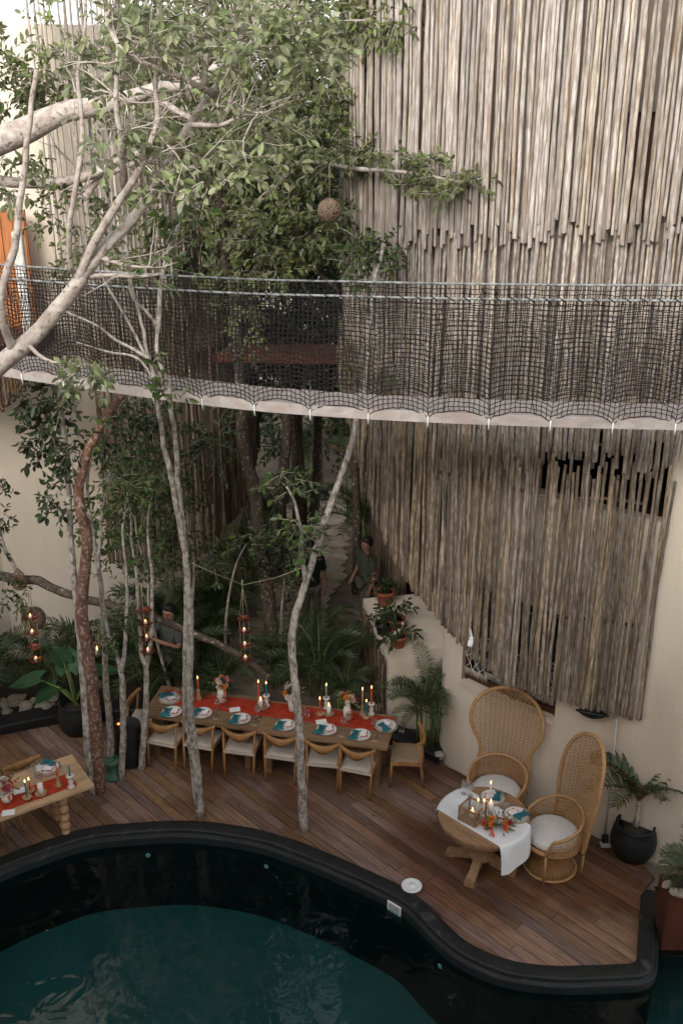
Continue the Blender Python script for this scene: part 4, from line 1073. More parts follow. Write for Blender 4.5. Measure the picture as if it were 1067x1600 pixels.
taper(754, 1283, 'slim', M['candle_w'], .20, 'white taper behind the orange flowers', zt=.77)
taper(764, 1262, 'slim', M['candle_w'], .27, 'tallest white taper on the round table', zt=.77)
def card(px, py, rz, lab, z=.762, s=(.15, .11)):
    mb = MB(); mb.box((0, 0, .003), (s[0], s[1], .003)); p = G(px, py, z); o = mb.build('menu_card', M['paper'], None, loc=p, rz=rz); tag(o, lab, 'card')
card(367, 1109, .25, 'white menu card lying loose in front of the runner'); card(502, 1128, .2, 'white menu card lying between two wine glasses near the runner')
card(14, 1270, .2, 'white card at the pool edge of the pale table'); card(31, 1236, .5, 'white card lying behind the vase on the pale table')

# ---- flowers
FC = {n_: mat('petal_' + n_, c_, tuple(x * .7 for x in c_), scale=20, rough=.7, trans=.15) for n_, c_ in dict(cream=(.72, .60, .48), white=(.74, .70, .64), blush=(.62, .38, .32), pink=(.45, .08, .14), burgundy=(.16, .015, .025), orange=(.72, .24, .03), coral=(.68, .12, .05)).items()}
def bloom(mb, c, r, up, mi):
    """petals in three whorls"""
    q = up.to_track_quat('Z', 'Y').to_matrix().to_4x4(); T_ = Matrix.Translation(c) @ q
    for w_, (n_, rr_, tilt, h) in enumerate(((7, 1.0, .35, 0), (6, .75, .8, .1), (5, .5, 1.15, .18))):
        for k in range(n_):
            a = 2 * math.pi * k / n_ + w_ * .5; L_ = r * rr_; ca, sa = math.cos(a), math.sin(a); ct, st = math.cos(tilt), math.sin(tilt)
            def P_(l, s_): 
                x = l * ct * L_; z = l * st * L_ + h * r; y = s_ * L_ * .55
                return (x * ca - y * sa, x * sa + y * ca, z)
            mb.add([P_(.05, 0), P_(.6, -1 * .8), P_(1.0, -.35), P_(1.0, .35), P_(.6, .8)], [(0, 1, 2, 3, 4)], T_, mi)
def bouquet(root, c, rad, n_, names, leafy=26, flat_=1.0, spread=1.0):
    groups = {}
    for k in range(n_):
        nm = random.choice(names); d = Vector((U(-1, 1), U(-1, 1), U(-.15, 1) * flat_)).normalized()
        p = Vector(c) + Vector((d.x * rad * spread, d.y * rad, d.z * rad)) * U(.55, 1.05)
        mb = MB(); bloom(mb, p, U(.030, .052) if nm != 'burgundy' else U(.018, .03), (d + Vector((0, 0, .4))).normalized(), 0); mb.build('flower', FC[nm], root)
    mb = MB()
    for k in range(leafy):
        d = Vector((U(-1, 1), U(-1, 1), U(-.3, 1) * flat_)).normalized(); p = Vector(c) + Vector((d.x * rad * spread, d.y * rad, d.z * rad)) * U(.5, 1.25); s_ = d.orthogonal().normalized() * .012
        mb.add([p, p + d * .03 + s_, p + d * .07, p + d * .03 - s_], [(0, 1, 2, 3)])
        mb.tube([Vector(c), p], .0018, n=3)
    mb.build('greenery', M['leaf_mid'], root)
def vase(px, py, lab, names, rd=False, zt=.762, ribbon=True, n_=20):
    p = G(px, py, zt); root = thing('flower_vase', lab, 'vase', p)
    mb = MB()
    if rd: mb.lathe([(.04, 0), (.062, .02), (.066, .06), (.05, .095), (.03, .11), (.036, .13), (.03, .128), (.0, .1)], n=20)
    else: mb.lathe([(.046, 0), (.05, .01), (.062, .09), (.064, .15), (.052, .19), (.034, .205), (.038, .225), (.03, .22), (0, .19)], n=20)
    mb.build('vase', M['ceramic'], root); h = .13 if rd else .225
    bouquet(root, (0, 0, h + .075), .125, n_, names)
    if ribbon:
        mb = MB(); mb.grid([[(.035, -.045, h - .01), (.055, -.035, h - .01)], [(.05, -.062, h - .08), (.07, -.052, h - .08)], [(.052, -.07, .06), (.075, -.06, .05)]]); mb.build('ribbon', M['orange_cloth'], root)
vase(347, 1096, 'white vase of cream and rust flowers by the twin trunks on the long table', ['cream', 'white', 'blush', 'pink', 'orange', 'cream'])
vase(457, 1109, 'white vase of pink and cream flowers behind the slender trunk', ['white', 'pink', 'blush', 'cream', 'orange', 'burgundy', 'white'])
vase(543, 1123, 'white vase of pink and orange flowers between the candle groups', ['blush', 'pink', 'cream', 'orange', 'burgundy', 'blush'])
vase(12, 1252, 'rounded white vase of bright flowers on the pale table', ['white', 'pink', 'orange', 'cream', 'coral'], rd=True, n_=24)
fr_t = thing('flower_arrangement', 'low spray of orange and burgundy flowers on the white linen', 'flowers', G(777, 1293, .765))
bouquet(fr_t, (0, 0, .035), .12, 16, ['coral', 'burgundy', 'orange', 'coral', 'pink'], leafy=60, flat_=.5, spread=1.5)
mb = MB(); bloom(mb, Vector((-.07, .06, .075)), .055, Vector((-.1, -.3, 1)).normalized(), 0); mb.build('flower', FC['orange'], fr_t)
mb = MB(); mb.grid([[(-.11, -.02, .05), (-.085, -.03, .05)], [(-.10, -.1, .03), (-.07, -.11, .035)], [(-.09, -.17, .006), (-.055, -.17, .008)]]); mb.build('ribbon', M['orange_cloth'], fr_t)
# ---- wooden lantern with a candle
lp = G(737, 1279, .765); lan = thing('lantern', 'square glass and wood lantern on the white linen', 'lantern', lp, R(-40)); s_ = .115; hL = .20
for sx in (-1, 1):
    for sy in (-1, 1): mb = MB(); mb.box((sx * s_, sy * s_, hL / 2), (.018, .018, hL)); mb.build('post', M['oldwood'], lan)
for z_ in (.012, hL - .008):
    for k in range(4): mb = MB(); T_ = Matrix.Rotation(k * math.pi / 2, 4, 'Z'); mb.box((0, s_, z_), (2 * s_ - .02, .018, .02), M=T_); mb.build('rail', M['oldwood'], lan)
mb = MB(); mb.box((0, 0, .008), (2 * s_ - .02, 2 * s_ - .02, .012)); mb.build('floor', M['oldwood'], lan)
for k in range(4): mb = MB(); T_ = Matrix.Rotation(k * math.pi / 2, 4, 'Z'); mb.box((0, s_, hL / 2), (2 * s_ - .02, .003, hL - .03), M=T_); mb.build('pane', M['clear'], lan)
candle(lp + Vector((0, 0, .015)), M['candle_w'], .10, .038, 'white pillar candle burning inside the wooden lantern')
# ================================================================== PLANTS
def depth_of(p): return p.y * math.cos(PITCH) - (p.z - CAMZ) * math.sin(PITCH)
def leaf_mesh(name, P, D, S, mats, wr=.5, fold=.18, curl=.15):
    """P bases, D unit axes, S lengths -> one mesh, two folded quads per leaf"""
    P = np.asarray(P, float); D = np.asarray(D, float); S = np.asarray(S, float); n = len(P)
    rnd = np.random.normal(size=(n, 3)); rnd[:, 2] += 1.2
    W = np.cross(D, rnd); W /= np.linalg.norm(W, axis=1)[:, None] + 1e-9
    Nn = np.cross(W, D); s = S[:, None]; wv = wr * .5
    def pt(l, w_, h): return P + D * s * l + W * s * wv * w_ + Nn * s * h
    V = np.stack([pt(0, 0, 0), pt(.32, .92, fold * .5), pt(.68, .82, fold * .4 - curl * .3), pt(1, 0, -curl), pt(.68, -.82, fold * .4 - curl * .3), pt(.32, -.92, fold * .5)], 1).reshape(-1, 3)
    b = (np.arange(n) * 6)[:, None]
    F = np.concatenate([b + np.array([0, 1, 2, 3]), b + np.array([0, 3, 4, 5])], 1).reshape(-1, 4)
    me = bpy.data.meshes.new(name); me.vertices.add(len(V)); me.vertices.foreach_set('co', V.ravel())
    me.loops.add(F.size); me.loops.foreach_set('vertex_index', F.ravel().astype(np.int32))
    me.polygons.add(len(F)); me.polygons.foreach_set('loop_start', np.arange(0, F.size, 4, dtype=np.int32)); me.polygons.foreach_set('loop_total', np.full(len(F), 4, dtype=np.int32))
    me.materials.append(mats); me.update(calc_edges=True); me.validate(); return me
class Foliage:
    def __init__(s): s.P = []; s.D = []; s.S = []; s.tw = MB()
    def sprig(s, p, d, n, size, ln):
        d = d.normalized(); side = d.orthogonal().normalized()
        pts = [p + d * ln * t + Vector((0, 0, -.12 * ln * t * t)) for t in (0, .5, 1)]
        s.tw.tube(pts, [.005, .004, .002], n=3, cap=False)
        for k in range(n):
            t = (k + .6) / n; q = pts[0].lerp(pts[2], t); a = k * 2.4 + U(-.5, .5)
            o_ = (side * math.cos(a) + d.cross(side) * math.sin(a))
            dd = (o_ * 1.0 + d * U(.3, .9) + Vector((0, 0, U(-.55, .2)))).normalized()
            s.P.append(tuple(q)); s.D.append(tuple(dd)); s.S.append(size * U(.5, 1.3))
        s.P.append(tuple(pts[2])); s.D.append(tuple((d + Vector((0, 0, -.3))).normalized())); s.S.append(size)
    def cloud(s, c, rad, n, size, per=7, squash=.75, hollow=.3, droop=.1):
        c = Vector(c)
        lobes = [c + Vector((U(-1, 1), U(-1, 1), U(-1, 1) * squash)) * rad * .55 for _ in range(max(3, int(n / 130)))]
        for k in range(max(1, n // (per + 1))):
            o_ = random.choice(lobes); d = Vector((random.gauss(0, 1), random.gauss(0, 1), random.gauss(0, 1) * squash))
            d.normalize(); r_ = rad * .62 * (hollow + (1 - hollow) * random.random() ** .6)
            p = o_ + Vector((d.x, d.y, d.z * squash)) * r_
            s.sprig(p, d + Vector((0, 0, -droop)), per, size, size * per * .34)
    def finish(s, parent, m, name='crown', twm=None, twigs=True, wr=.52):
        P = np.array(s.P); L_ = np.array(parent.location)
        ob = bpy.data.objects.new(name, leaf_mesh(name, P - L_, s.D, s.S, m, wr=wr)); C.objects.link(ob); ob.parent = parent
        if twigs: s.tw.build('twigs', twm or M['twig'], parent, world=True)['kind'] = 'stuff'
        return ob
def limb_pts(L_): return [A(x, y, d) for x, y, d in L_]
def limb(parent, pxl, r0, r1, m, name='branch', jit=.012, n=8, seg=5):
    """pxl: (px, py, distance); radii in photo pixels"""
    pts = limb_pts(pxl); sm = catmull(pts, seg); k = len(sm); rad = []
    for i, p in enumerate(sm):
        t = i / (k - 1); rad.append((r0 + (r1 - r0) * t) * depth_of(p) / FOC * (1 + .09 * mnoise.noise(p * 4)))
        if 0 < i < k - 1: sm[i] = p + Vector((mnoise.noise(p * 5), mnoise.noise(p * 5 + Vector((9, 0, 0))), 0)) * jit
    mb = MB(); mb.tube(sm, rad, n=n); mb.build(name, m, parent, world=True)
    return sm
def twigs_along(fo, pts, n, size, ln, t0=.3, per=6, up=.3):
    for k in range(n):
        i = int(U(t0, .999) * (len(pts) - 1)); p = pts[i]
        fo.sprig(p + Vector((U(-.02, .02), U(-.02, .02), 0)), Vector((U(-1, 1), U(-1, 1), U(-.5, 1) + up)), per, size, ln * U(.6, 1.3))
def fine_twigs(parent, pts, n, L0=.45):
    mb = MB()
    for k in range(int(n * 1.3)):
        i = int(U(.3, .98) * (len(pts) - 1)); p = pts[i].copy(); d = Vector((U(-1, 1), U(-.7, .7), U(-.4, 1))).normalized(); run = [p.copy()]; L_ = L0 * U(.5, 1.6)
        for q in range(5):
            d = (d + Vector((U(-.45, .45), U(-.3, .3), U(-.35, .45)))).normalized(); p = p + d * L_ / 5; run.append(p.copy())
            if q == 2:
                e = (d + Vector((U(-.9, .9), U(-.5, .5), U(-.5, .7)))).normalized(); mb.tube([p, p + e * L_ * .25, p + e * L_ * .5 + Vector((0, 0, U(-.03, .05)))], [.005, .004, .002], n=4, cap=False)
        mb.tube(run, [.0085, .0075, .0065, .005, .004, .0025], n=5, cap=False)
    o = mb.build('fine_twigs', M['bark_pale'], parent, world=True); o['kind'] = 'stuff'
def pxr(p, r): return r * depth_of(p) / FOC

# ---- the pale tree that leans in from the left
t1 = thing('leaning_tree', 'pale barked tree leaning over the bridge with spreading bare branches', 'tree', (-4.9, 8.7, 0))
d0 = 8.9
la = limb(t1, [(-330, 1500, 8.4), (-250, 1150, 8.5), (-170, 820, 8.6), (-70, 640, 8.8), (0, 572, d0), (60, 517, d0), (112, 455, d0), (130, 430, d0)], 20, 10, M['bark_pale'], 'trunk', seg=6, n=12)
l1 = limb(t1, [(124, 436, d0), (165, 386, d0), (215, 332, d0 + .1), (258, 268, d0 + .2), (300, 190, d0 + .3), (345, 125, d0 + .4), (385, 75, d0 + .4), (412, 30, d0 + .5), (440, -40, d0 + .5)], 10, 3, M['bark_pale'])
l2_ = limb(t1, [(118, 445, d0), (150, 375, d0 - .1), (190, 310, d0 - .15), (225, 250, d0 - .2), (245, 190, d0 - .2), (243, 130, d0 - .2), (247, 40, d0 - .2), (252, -40, d0)], 7.5, 2.5, M['bark_pale'])
l3 = limb(t1, [(112, 425, d0), (108, 370, d0 - .2), (118, 290, d0 - .3), (130, 210, d0 - .3), (122, 120, d0 - .3), (134, 40, d0 - .2), (130, -40, d0)], 5, 2.5, M['bark_pale'])
l4 = limb(t1, [(195, 292, d0), (190, 225, d0 - .3), (181, 150, d0 - .4), (186, 60, d0 - .4), (180, -30, d0 - .4)], 5, 3, M['bark_pale'])
l5 = limb(t1, [(240, 276, d0), (300, 262, d0), (350, 250, d0 + .1), (402, 232, d0 + .2)], 5, 2, M['bark_pale'])
l6 = limb(t1, [(318, 140, d0), (324, 60, d0), (332, -30, d0)], 5, 3, M['bark_pale'])
l7 = limb(t1, [(352, 92, d0), (400, 62, d0), (455, 46, d0), (492, 15, d0)], 5, 2, M['bark_pale'])
l8 = limb(t1, [(20, 548, d0), (6, 500, d0 - .2), (4, 450, d0 - .3), (22, 390, d0 - .3), (30, 330, d0 - .3), (38, 270, d0 - .3), (47, 190, d0 - .3), (58, 108, d0 - .3)], 7, 4, M['bark_pale'])
l9 = limb(t1, [(126, 432, d0), (180, 430, d0), (215, 432, d0), (250, 428, d0)], 4, 2, M['bark_pale'])
l10 = limb(t1, [(300, 195, d0), (345, 195, d0 - .2), (380, 180, d0 - .2), (420, 175, d0 - .2)], 4, 2, M['bark_pale'])
l11 = limb(t1, [(330, 145, d0), (280, 120, d0 - .3), (200, 85, d0 - .5), (172, 40, d0 - .5), (160, -30, d0 - .4)], 5, 3, M['bark_pale'])
l12 = limb(t1, [(150, 400, d0), (200, 415, d0 - .1), (240, 418, d0 - .1)], 4, 1.5, M['bark_pale'])
l13 = limb(t1, [(40, 535, d0), (70, 560, d0 - .2), (110, 572, d0 - .3), (135, 570, d0 - .3)], 3.5, 2, M['bark_pale'])
f = Foliage()
for P_, n_ in ((l1, 16), (l2_, 10), (l3, 6), (l4, 8), (l5, 9), (l6, 8), (l7, 12), (l10, 8), (l11, 14), (l9, 3), (l12, 3)):
    twigs_along(f, P_, n_, .095, .34, .35, per=5); fine_twigs(t1, P_, n_)
for x, y, r_, n_ in ((300, 60, 70, 150), (215, 30, 60, 110), (390, 60, 70, 170), (470, 40, 70, 190), (170, 110, 45, 70), (410, 200, 45, 110), (350, 270, 45, 90), (25, 290, 28, 60), (405, 235, 45, 90), (125, 585, 28, 60), (140, 600, 22, 36), (75, 12, 20, 14), (500, 110, 45, 100), (260, 300, 28, 36), (160, 230, 45, 50), (290, 230, 40, 40)):
    c_ = A(x, y, d0 - .2 + U(-.3, .3)); f.cloud(c_, pxr(c_, r_), int(n_ * 1.5), .092, per=5)
f.finish(t1, M['leaf_fg'])

# ---- heavy limbs of a second tree high on the left
t2 = thing('spreading_tree', 'thick pale limbs of a tree crossing in front of the far tower', 'tree', (-6.4, 11.6, 0))
d1 = 10.6
limb(t2, [(-420, 1300, 11.6), (-330, 800, 11.4), (-220, 420, 11), (-90, 262, d1), (-20, 228, d1), (40, 204, d1), (76, 186, d1), (110, 173, d1), (160, 165, d1), (212, 150, d1), (255, 134, d1)], 32, 9, M['bark_pale'], 'trunk', n=12)
b2 = limb(t2, [(245, 137, d1), (290, 133, d1), (322, 118, d1), (360, 80, d1), (395, 40, d1), (410, -20, d1)], 9, 4, M['bark_pale'])
b3 = limb(t2, [(-60, 270, d1), (20, 285, d1 + .3), (95, 284, d1 + .5), (150, 270, d1 + .5), (190, 250, d1 + .5), (222, 238, d1 + .5)], 9, 6, M['bark_pale'])
b4 = limb(t2, [(250, 158, d1), (285, 178, d1), (320, 195, d1), (352, 192, d1), (400, 205, d1)], 6, 2, M['bark_pale'])
b5 = limb(t2, [(135, 310, d1 + .6), (150, 285, d1 + .6), (190, 262, d1 + .5), (222, 255, d1 + .5), (240, 270, d1)], 6, 4, M['bark_pale'])
b6 = limb(t2, [(345, 95, d1), (370, 60, d1), (410, 50, d1), (455, 35, d1), (480, 5, d1)], 5, 2, M['bark_pale'])
f = Foliage()
for P_, n_ in ((b2, 10), (b4, 10), (b6, 10), (b3, 5)): twigs_along(f, P_, n_, .085, .3, .3); fine_twigs(t2, P_, n_)
for x, y, r_, n_ in ((20, 105, 55, 330), (35, 150, 50, 280), (95, 150, 45, 190), (70, 40, 26, 40), (130, 65, 40, 110), (70, 110, 40, 150), (110, 110, 40, 80), (40, 260, 45, 110), (80, 290, 40, 100), (60, 330, 35, 80), (130, 360, 40, 110), (160, 310, 40, 90)):
    c_ = A(x, y, d1 + .8 + U(-.3, .5)); f.cloud(c_, pxr(c_, r_), n_, .085)
f.finish(t2, M['leaf_mid'])

# ---- twin mottled trunk through the deck
def base(px, py): p = G(px, py); p.z = 0; return p
t3 = thing('slender_tree', 'twin mottled white trunk growing through the deck before the long table', 'tree', base(313, 1277))
D3 = base(313, 1277).y
m1 = limb(t3, [(313, 1279, D3), (310, 1220, D3), (302, 1150, D3), (297, 1080, D3 - .2), (297, 960, D3 - .4), (291, 880, D3 - .6), (278, 800, D3 - .8), (266, 735, D3 - 1.0), (258, 697, D3 - 1.1), (250, 650, D3 - 1.3), (243, 600, D3 - 1.45), (225, 520, D3 - 1.55), (205, 440, D3 - 1.6), (195, 390, D3 - 1.6)], 6.8, 2, M['bark_mottle'], 'trunk', jit=.02)
m2 = limb(t3, [(309, 1260, D3 + .03), (300, 1180, D3 + .05), (290, 1100, D3 - .1), (291, 1000, D3 - .3), (292, 900, D3 - .5), (284, 800, D3 - .75), (277, 745, D3 - .95), (276, 694, D3 - 1.1), (268, 640, D3 - 1.3), (264, 600, D3 - 1.4), (250, 560, D3 - 1.5), (245, 515, D3 - 1.5), (232, 490, D3 - 1.5), (207, 462, D3 - 1.5), (203, 410, D3 - 1.5), (195, 350, D3 - 1.5)], 5.5, 2, M['bark_mottle'], 'trunk', jit=.02)
m3 = limb(t3, [(247, 520, D3 - 1.5), (250, 455, D3 - 1.5), (262, 395, D3 - 1.4), (285, 330, D3 - 1.3), (288, 260, D3 - 1.2)], 4, 2, M['bark_mottle'])
m4 = limb(t3, [(232, 560, D3 - 1.5), (208, 545, D3 - 1.5), (180, 530, D3 - 1.5), (150, 508, D3 - 1.5), (102, 486, D3 - 1.5)], 3, 1.5, M['bark_mottle'])
m5 = limb(t3, [(245, 600, D3 - 1.45), (215, 560, D3 - 1.5), (170, 550, D3 - 1.5), (120, 535, D3 - 1.5)], 2.5, 1.2, M['bark_mottle'])
m6 = limb(t3, [(255, 590, D3 - 1.4), (230, 560, D3 - 1.4), (205, 510, D3 - 1.4), (170, 450, D3 - 1.4), (150, 410, D3 - 1.4)], 3, 1.5, M['bark_mottle'])
f = Foliage()
for P_, n_ in ((m3, 5), (m1, 3)): twigs_along(f, P_, n_, .11, .25, .75)
for x, y, r_, n_ in ((250, 612, 20, 36), (262, 395, 24, 40), (285, 330, 25, 40)):
    c_ = A(x, y, D3 - 1.5); f.cloud(c_, pxr(c_, r_), n_, .115, per=5)
f.finish(t3, M['leaf_lime'])

t4 = thing('slender_tree', 'bent trunk with white lichen rising from the deck in front of the fourth chair', 'tree', base(475, 1297))
D4 = base(475, 1297).y
n1 = limb(t4, [(475, 1299, D4), (471, 1220, D4), (467, 1150, D4), (462, 1070, D4 + .05), (455, 1005, D4 + .1), (459, 970, D4 + .15), (478, 910, D4 + .2), (490, 868, D4 + .3), (505, 820, D4 + .35), (525, 762, D4 + .4), (545, 705, D4 + .5), (558, 655, D4 + .6), (572, 590, D4 + .7), (578, 500, D4 + .7), (585, 440, D4 + .7), (600, 380, D4 + .7)], 7, 3.5, M['bark_mottle'], 'trunk', jit=.03)
n2 = limb(t4, [(478, 910, D4 + .2), (472, 870, D4 + .1), (470, 830, D4 + .05), (462, 790, D4), (448, 760, D4)], 4, 2, M['bark_mottle'])
f = Foliage()
for x, y, r_, n_ in ((455, 770, 24, 60), (462, 810, 26, 70), (445, 745, 18, 36), (475, 850, 18, 40)): c_ = A(x, y, D4); f.cloud(c_, pxr(c_, r_), n_, .10, per=6)
for x, y, r_, n_ in ((570, 590, 30, 60), (560, 400, 32, 160), (590, 400, 28, 140), (575, 430, 26, 110), (550, 370, 30, 120)): c_ = A(x, y, D4 + .8); f.cloud(c_, pxr(c_, r_), n_, .085)
f.finish(t4, M['leaf_lime'])

t5 = thing('gumbo_limbo_tree', 'stout red peeling trunk beside the pale table', 'tree', base(155, 1236)); D5 = base(155, 1236).y
r1_ = limb(t5, [(155, 1239, D5), (151, 1160, D5), (146, 1090, D5), (139, 1025, D5), (129, 962, D5), (132, 900, D5), (137, 845, D5), (126, 795, D5), (124, 758, D5 + .05), (135, 715, D5 + .1), (151, 680, D5 + .2), (170, 645, D5 + .4), (196, 608, D5 + .6)], 11, 6.5, M['bark_red'], 'trunk', n=12, jit=.015)
f = Foliage(); twigs_along(f, r1_, 5, .11, .2, .8, per=4); f.finish(t5, M['leaf_lime'])
for nm, lab, bx_, pts, r0, r1x, mm in (
    ('thin_tree', 'thin pale stem close beside the red trunk', (146, 1240), [(146, 1242, 0), (138, 1180, 0), (133, 1100, 0), (124, 980, .1), (116, 900, .2), (110, 820, .3), (106, 740, .3), (99, 665, .2), (86, 600, .2), (75, 560, .2)], 6, 4, 'bark_mottle'),
    ('thin_tree', 'thin dark stem between the red trunk and the barrel', (176, 1209), [(176, 1210, 0), (172, 1130, 0), (166, 1060, .0), (163, 1000, .1), (160, 930, .1), (150, 860, .1), (140, 800, .15), (138, 740, .2), (150, 690, .3)], 6, 2, 'bark_mottle'),
    ('thin_tree', 'forked pale stem standing in front of the black barrel', (190, 1216), [(190, 1218, 0), (193, 1150, 0), (192, 1080, 0), (190, 1050, 0), (182, 1020, 0), (168, 985, .05), (160, 930, .1), (155, 880, .1), (160, 800, .3), (172, 740, .5)], 5.5, 1.8, 'bark_mottle'),
    ('thin_tree', 'forked pale stem against the barrel end chair of the long table', (221, 1202), [(221, 1204, 0), (225, 1150, 0), (229, 1090, 0), (229, 1045, 0), (222, 1020, 0), (216, 960, .05), (214, 900, .1), (205, 830, .3), (212, 760, .5)], 5.5, 1.8, 'bark_mottle')):
    b_ = base(*bx_); t_ = thing(nm, lab, 'tree', b_)
    s1 = limb(t_, [(x, y, b_.y + d) for x, y, d in pts], r0, r1x, M[mm], 'trunk')
    if 'forked' in lab:
        e_ = 8 if bx_[0] == 190 else 10
        limb(t_, [(pts[3][0], pts[3][1], b_.y), (pts[3][0] + 6, pts[3][1] - 40, b_.y), (pts[3][0] + 9, pts[3][1] - 90, b_.y + .05), (pts[3][0] + 8, pts[3][1] - 150, b_.y + .1), (pts[3][0] + 2, pts[3][1] - 220, b_.y + .2), (pts[3][0] + 10, pts[3][1] - 280, b_.y + .4)], 4, 1.5, M[mm])
    f = Foliage()
    if bx_[0] == 146:
        for x, y, r_, n_ in ((60, 640, 30, 130), (95, 620, 28, 110), (80, 680, 30, 110), (60, 710, 24, 70), (110, 700, 30, 100), (85, 770, 25, 45), (95, 775, 25, 50), (35, 620, 18, 40)): c_ = A(x, y, b_.y + .2); f.cloud(c_, pxr(c_, r_), n_, .115, per=6)
        f.finish(t_, M['leaf_dark'])
    elif bx_[0] == 176:
        twigs_along(f, s1, 10, .1, .3, .55); f.cloud(s1[-1], .25, 70, .1, per=6); f.finish(t_, M['leaf_lime'])
    elif bx_[0] == 190:
        for x, y, r_, n_ in ((175, 985, 22, 60), (195, 970, 22, 60), (160, 960, 20, 40), (172, 735, 26, 80), (202, 765, 26, 90), (185, 790, 22, 50)): c_ = A(x, y, b_.y); f.cloud(c_, pxr(c_, r_), n_, .095, per=6)
        f.finish(t_, M['leaf_lime'])
    else:
        twigs_along(f, s1, 8, .1, .3, .6)
        for x, y, r_, n_ in ((212, 755, 26, 90), (240, 765, 26, 90), (225, 790, 24, 60)): c_ = A(x, y, b_.y + .35); f.cloud(c_, pxr(c_, r_), n_, .1, per=6)
        f.finish(t_, M['leaf_lime'])

# ---- leafy saplings in the shade under the bridge
for lab, bp_, pts, cl, mm in (
    ('leafy sapling with broad green leaves in front of the far pole screen', (-2.6, 13.6), [(235, 960), (232, 900), (215, 840), (210, 780)], [(190, 800, 42, 240), (230, 770, 42, 240), (260, 800, 36, 180), (215, 840, 40, 200), (170, 850, 36, 140), (280, 850, 34, 120), (245, 730, 40, 180), (200, 720, 34, 120), (250, 880, 34, 120), (200, 910, 34, 110)], 'leaf_lime'),
    ('dark evergreen sapling between the bridge and the far tower', (-2.3, 14.0), [(300, 980), (300, 850), (250, 720), (230, 650)], [(240, 660, 45, 260), (200, 660, 45, 260), (170, 700, 36, 150), (290, 700, 30, 100), (330, 690, 30, 120), (350, 730, 20, 60), (300, 760, 25, 70), (360, 640, 24, 80)], 'leaf_dark'),
    ('young tree with pale twigs beside the garden path', (-1.8, 14.2), [(352, 1000), (358, 930), (370, 880), (385, 850)], [(345, 880, 24, 90), (375, 855, 26, 110), (400, 835, 20, 70), (330, 850, 20, 60), (310, 880, 24, 60)], 'leaf_lime'),
    ('shrub with rounded leaves beside the dark trunk', (-1.0, 15.0), [(440, 960), (445, 900), (450, 850)], [(440, 860, 30, 180), (420, 840, 26, 110), (460, 880, 22, 90), (430, 900, 26, 120)], 'leaf_dark')):
    t_ = thing('sapling', lab, 'tree', (bp_[0], bp_[1], 0))
    g0 = Vector((bp_[0], bp_[1], 0)); mb = MB()
    pl = [g0] + [A(x, y, bp_[1]) for x, y in pts]; sm = catmull(pl, 5)
    mb.tube(sm, [.03 - .02 * i / len(sm) for i in range(len(sm))], n=6); mb.build('trunk', M['twig'], t_, world=True)
    f = Foliage()
    for x, y, r_, n_ in cl: c_ = A(x, y, bp_[1] + U(-.3, .4)); f.cloud(c_, pxr(c_, r_), n_, .10)
    f.finish(t_, M[mm])

# ---- dark trunk beside the path and the high canopy it carries
t6 = thing('canopy_tree', 'dark trunk with lichen beside the path carrying the dense canopy', 'tree', (-1.17, 15.05, 0)); D6 = 15.05
k1 = limb(t6, [(426, 1033, D6), (421, 960, D6), (411, 870, D6), (402, 790, D6), (391, 742, D6 - .1), (381, 690, D6 - .2), (379, 620, D6 - .3), (371, 540, D6 - .4), (365, 470, D6 - .5), (350, 380, D6 - .6), (340, 260, D6 - .7), (345, 120, D6 - .8)], 12, 6, M['bark_dark'], 'trunk', n=10, jit=.04)
k2 = limb(t6, [(366, 480, D6 - .5), (400, 420, D6 - .7), (440, 390, D6 - 1), (500, 430, D6 - 1.2), (530, 455, D6 - 1.3)], 5, 2, M['bark_dark'])
k3 = limb(t6, [(350, 380, D6 - .6), (420, 300, D6 - 1.2), (480, 255, D6 - 1.8), (560, 264, D6 - 2.6), (640, 270, D6 - 3.4), (720, 285, D6 - 4.0)], 6, 2, M['bark_pale'])
k4 = limb(t6, [(340, 260, D6 - .7), (410, 160, D6 - 1), (500, 90, D6 - 1.6), (600, 30, D6 - 2.4)], 6, 2, M['bark_dark'])
f = Foliage()
for x, y, r_, n_, dy in ((300, 30, 80, 520, 0), (400, 20, 85, 560, 0), (490, 60, 80, 560, -.4), (560, 30, 75, 480, -1), (610, 30, 50, 300, -2), (250, 110, 70, 360, 0), (330, 130, 85, 520, 0), (430, 120, 85, 600, -.3), (510, 150, 65, 420, -.8), (230, 190, 60, 260, 0), (290, 230, 70, 360, 0), (380, 220, 80, 520, -.2), (460, 230, 75, 520, -.6), (520, 230, 50, 300, -1.2), (440, 320, 65, 420, -.6), (400, 390, 48, 240, -.6), (480, 350, 50, 300, -.8), (330, 330, 60, 260, 0), (270, 330, 60, 220, 0), (350, 440, 34, 110, -.5), (380, 480, 30, 90, -1.2), (385, 525, 20, 50, -1.4), (520, 330, 30, 130, -1.2), (440, 420, 34, 120, -.8), (170, 160, 36, 80, .3), (190, 380, 50, 140, .2), (130, 400, 40, 100, .2), (240, 420, 40, 90, 0)):
    c_ = A(x, y, D6 - .9 + dy + U(-.3, .3)); f.cloud(c_, pxr(c_, r_), int(n_ * 1.5), .10)
for x, y, r_, n_, dy in ((600, 250, 26, 90, -2.9), (560, 245, 28, 110, -2.6), (640, 285, 26, 110, -3.3), (670, 255, 28, 120, -3.6), (690, 300, 24, 90, -3.8), (730, 285, 24, 80, -4.0), (650, 250, 22, 70, -3.4), (755, 275, 12, 20, -4.1), (700, 270, 24, 70, -3.9)):
    c_ = A(x, y, D6 + dy); f.cloud(c_, pxr(c_, r_), n_, .085, squash=.6)
f.finish(t6, M['leaf_mid'])
